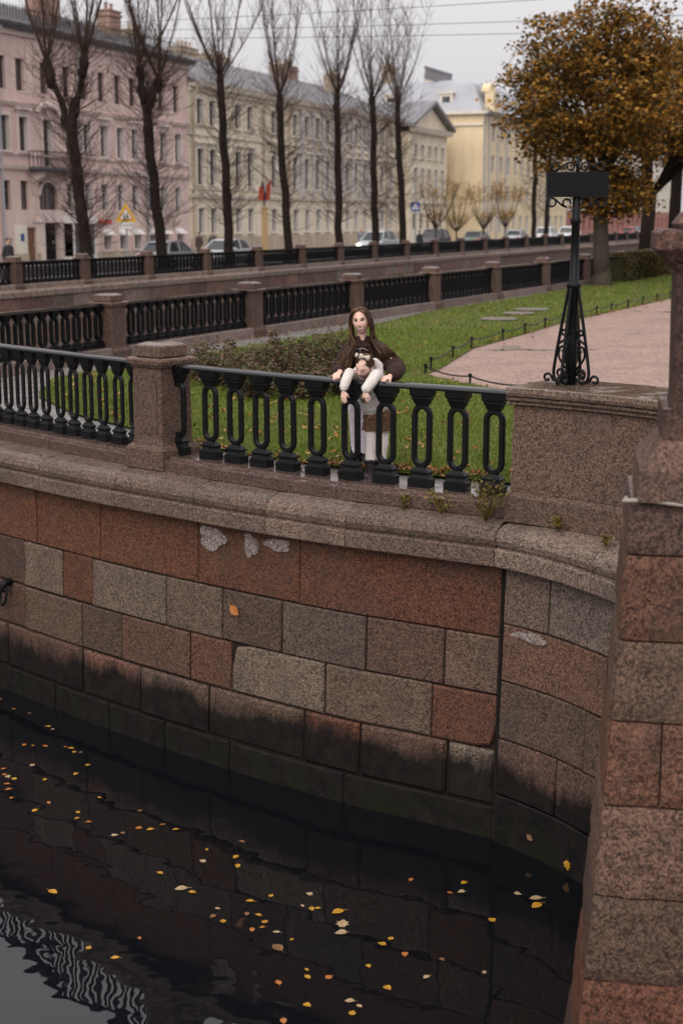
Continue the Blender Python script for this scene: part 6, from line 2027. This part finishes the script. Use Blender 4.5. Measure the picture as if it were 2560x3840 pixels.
for c, s, rz in ((Mg @ Vector((.012, -.024, .136)), 1.0, .1), (Mg @ Vector((-.066, .0, .110)), .8, 1.1)):
    m = MB()
    for q in (-1, 1):
        rr = []
        for t, hh in ((.0, .008), (.012, .016), (.03, .026), (.042, .028), (.05, .020)):
            rr.append([(q * t * s, -.010 * s, -hh * s), (q * t * s, -.016 * s, 0), (q * t * s, -.010 * s, hh * s), (q * t * s, .010 * s, hh * s * .9), (q * t * s, .016 * s, 0), (q * t * s, .010 * s, -hh * s * .9)])
        m.rings(rr)
    m.ball((0, -.008, 0), (.011 * s, .014 * s, .013 * s), 8, 6)
    m.move(Matrix.Translation(c) @ Matrix.Rotation(rz, 4, 'Z') @ Matrix.Rotation(.25, 4, 'Y'))
    m.build('hair_bow', BOW, girl, smooth=True, world=True)

# ------------------------------------------------------------------ leaves on the water
def leaf_mesh(name, kind, mat, curl=.15):
    """one leaf with midrib fold, lobes and stalk; length 1 along x"""
    if kind == 'oval': half = [(0, 0), (.12, .16), (.3, .30), (.5, .34), (.7, .26), (.88, .11), (1, 0)]
    elif kind == 'heart': half = [(.06, 0), (0, .18), (.12, .36), (.34, .42), (.6, .32), (.82, .13), (1, 0)]
    else: half = [(.05, 0), (.0, .22), (.16, .24), (.2, .48), (.42, .30), (.62, .44), (.68, .18), (.84, .16), (1, 0)]
    n = len(half)
    vs, fs = [], []
    for side in (1, -1):
        b = len(vs)
        for x, w in half: vs.append((x - .5, side * w, curl * (w * .6) + .02 * math.sin(x * 5)))
        for x, w in half: vs.append((x - .5, side * w * .02, .02 * math.sin(x * 5)))
        for i in range(n - 1):
            q = (b + n + i, b + n + i + 1, b + i + 1, b + i)
            fs.append(q if side > 0 else q[::-1])
    mb = MB().add(vs, fs)
    mb.tube([(-.48, 0, .0), (-.62, .03, .01), (-.78, .10, .0)], [.014, .012, .01], 4)
    return mb.mesh(name, mat)
LCOL = {'yellow': (.40, .20, .015), 'pale': (.36, .25, .14), 'orange': (.36, .12, .02), 'brown': (.17, .08, .035)}
LMAT = {}
for k, c in LCOL.items(): LMAT[k] = plain('leaf_' + k, c, .5, var=.3, vscale=30)
LMESH = {(k, s): leaf_mesh('leaf', s, LMAT[k]) for k in LCOL for s in ('oval', 'heart', 'lobed')}
WL_ = [(-4.13, 16.4), (-3.88, 16.04), (-3.66, 15.9), (-3.35, 15.45), (-3.28, 15.36), (-3.5, 14.87), (-3.4, 14.85), (-3.26, 14.83), (-3.04, 14.81), (-2.97, 14.77), (-2.91, 14.65), (-2.84, 14.64), (-3.28, 14.28), (-2.69, 14.28), (-2.78, 14.03), (-3.57, 14.17), (-3.52, 14.02), (-3.47, 13.95), (-3.40, 13.90), (-3.44, 13.76), (-3.07, 13.88), (-3.39, 13.62), (-3.31, 13.4), (-3.01, 13.09), (-2.91, 13.28), (-2.43, 13.41), (-2.58, 13.05), (-2.56, 12.91), (-2.43, 12.82), (-1.97, 13.09), (-1.93, 12.69), (-1.82, 12.65), (-2.07, 12.57), (-2.13, 12.52), (-1.71, 12.76), (-1.58, 12.65), (-0.93, 12.38), (-1.24, 12.21), (-1.26, 11.97), (-0.96, 12.06), (-0.93, 11.87), (-1.61, 11.73), (-2.49, 11.37), (-1.39, 11.43), (-1.28, 11.36), (-1.07, 10.93), (-1.04, 11.06), (-0.79, 10.97), (-0.98, 10.85), (-0.63, 10.84), (-0.78, 11.2), (-0.69, 10.95), (-0.6, 11.3), (-0.28, 11.33), (-0.53, 10.66), (-0.73, 10.7), (-0.65, 10.74), (-0.51, 10.41), (-0.4, 10.54), (-0.03, 11.01), (0.01, 10.81), (-0.01, 10.65), (-0.2, 11.07), (-0.33, 11.11), (-0.25, 11.06), (0.61, 11.6), (1.07, 11.54), (1.03, 11.37), (0.93, 11.35), (1.24, 10.87), (1.52, 11.33), (1.66, 11.25), (1.65, 11.12), (0.32, 10.47), (0.40, 10.56), (0.5, 10.3), (0.79, 10.22), (0.21, 10.12), (-0.27, 10.07), (-0.26, 9.96), (-0.09, 9.96), (-0.48, 9.88), (0.65, 9.96), (1.1, 10.03), (0.35, 9.8), (-0.25, 9.56), (0.06, 9.62), (0.13, 9.55), (0.08, 9.46), (-0.42, 9.35), (-1.63, 10.56), (-2.01, 10.41), (-1.78, 10.25)]
BIG = {57: 'largest brown leaf afloat below the centre of the water', 60: 'large pale lobed leaf afloat in the middle cluster', 61: 'pale upturned leaf just below the large lobed leaf', 43: 'large pale leaf afloat left of centre with two small ones', 42: 'bright yellow leaf floating alone at the left of the water', 59: 'bright yellow leaf above the pale lobed leaf', 85: 'yellow leaf floating alone near the bottom edge', 84: 'yellow leaf floating alone right of the bottom cluster', 69: 'thin yellow leaf edge-on, right of the water', 82: 'pale pointed leaf right of centre near the bottom', 41: 'yellow leaf floating alone under the wall, left of centre', 31: 'yellow leaf of a pair in the shadow of the wall', 72: 'yellow leaf touching another beside the abutment wall', 71: 'pale leaf touching a yellow one beside the abutment wall'}
lr = random.Random(21); LOTS = {}
for i, (x, y) in enumerate(WL_):
    ck = lr.choices(['yellow', 'pale', 'orange', 'brown'], [.50, .20, .22, .08])[0]
    if i in BIG:
        l = BIG[i]; ck = 'brown' if 'brown' in l else 'yellow' if 'yellow' in l and 'pale leaf' not in l else 'pale'
    sh = 'lobed' if i == 60 else lr.choice(('oval', 'heart', 'oval'))
    sz = {57: .13, 60: .12, 61: .10, 43: .12, 42: .10, 59: .12, 72: .12, 71: .12}.get(i, lr.uniform(.045, .078))
    o = put('floating_leaf', LMESH[(ck, sh)])
    o.location = (x, y, WATER_Z + .004); o.scale = (sz, sz, sz)
    o.rotation_euler = (lr.uniform(-.06, .06), lr.uniform(-.06, .06), lr.uniform(0, 6.28))
    side = 'left part' if x < -1.9 else 'middle part' if x < .3 else 'right part'
    dist = 'near the foot of the wall' if y > 12.6 else 'in mid water' if y > 10.6 else 'near the bottom edge'
    tag(o, BIG.get(i, None), 'leaf', 'leaves floating on the canal')
    if i not in BIG: LOTS.setdefault((ck, dist, side), []).append(o)
for (ck, dist, side), os_ in LOTS.items():
    os_.sort(key=lambda o: o.location.x / o.location.y)
    for k, o in enumerate(os_):
        o['label'] = ('%s %s leaf from the left of those %s, %s' % (ORD[k], ck, dist, side) if len(os_) > 1 else 'only small %s leaf floating %s, %s of the water' % (ck, dist, side))
def wall_leaf(P, s, z, ck, size, rot, label, off=wall_off, sh='lobed', lift=.03):
    x, y = P.at(s, off(z) - lift)
    o = put('loose_leaf', LMESH[(ck, sh)])
    o.location = (x, y, z); o.scale = (size,) * 3
    o.rotation_euler = Euler((R(78), rot, P.ang(s)), 'XYZ')
    tag(o, label, 'leaf')
wall_leaf(LP, 7.98, -1.44, 'orange', .14, .65, 'bright orange-yellow leaf drifting against the granite wall', sh='oval', lift=.05)
wall_leaf(RP, .45, -3.02, 'brown', .08, .5, 'pale brown leaf stuck low on the dark abutment wall', sh='oval')
wall_leaf(RP, .95, -3.1, 'yellow', .09, 1.4, 'yellow leaf stuck at the waterline beside the pier', sh='lobed')

# ------------------------------------------------------------------ mooring ring, stickers
sx = 4.08
x, y = LP.at(sx, wall_off(-1.9) - .03)
mr = thing('mooring_ring', 'black iron mooring ring hanging on the wall at the left frame edge', 'ring', (x, y, -1.83), LP.ang(sx))
MB().capsule([(0, .06, .02), (0, -.03, .03), (0, -.075, -.01), (0, -.06, -.06)], [.05, .05, .045, .035], 10).build('bracket', M['iron'], mr, smooth=True)
MB().tube([(.062 * math.sin(a), -.075 + .02 * math.cos(a), -.13 + .115 * math.cos(a)) for a in np.linspace(0, 2 * math.pi, 25)], .017, 8).build('ring', M['iron'], mr, smooth=True)

for k, (dx, z, w, h, nm) in enumerate(((-.02, .79, .05, .05, 'smallest'), (.075, .775, .065, .085, 'middle'), (.17, .755, .07, .12, 'largest'))):
    x, y = mid(dx + .0, -.0)
    px_, py_ = mid(0, -.195)
    o = MB().box((0, 0, 0), (w, .003, h)).build('paper_sticker', M['white'])
    o.location = (px_ + DM[0] * (dx) , py_ + DM[1] * dx, z); o.rotation_euler = (0, 0, ANG_M)
    tag(o, '%s white paper sticker on the middle balustrade post' % nm, 'sticker')
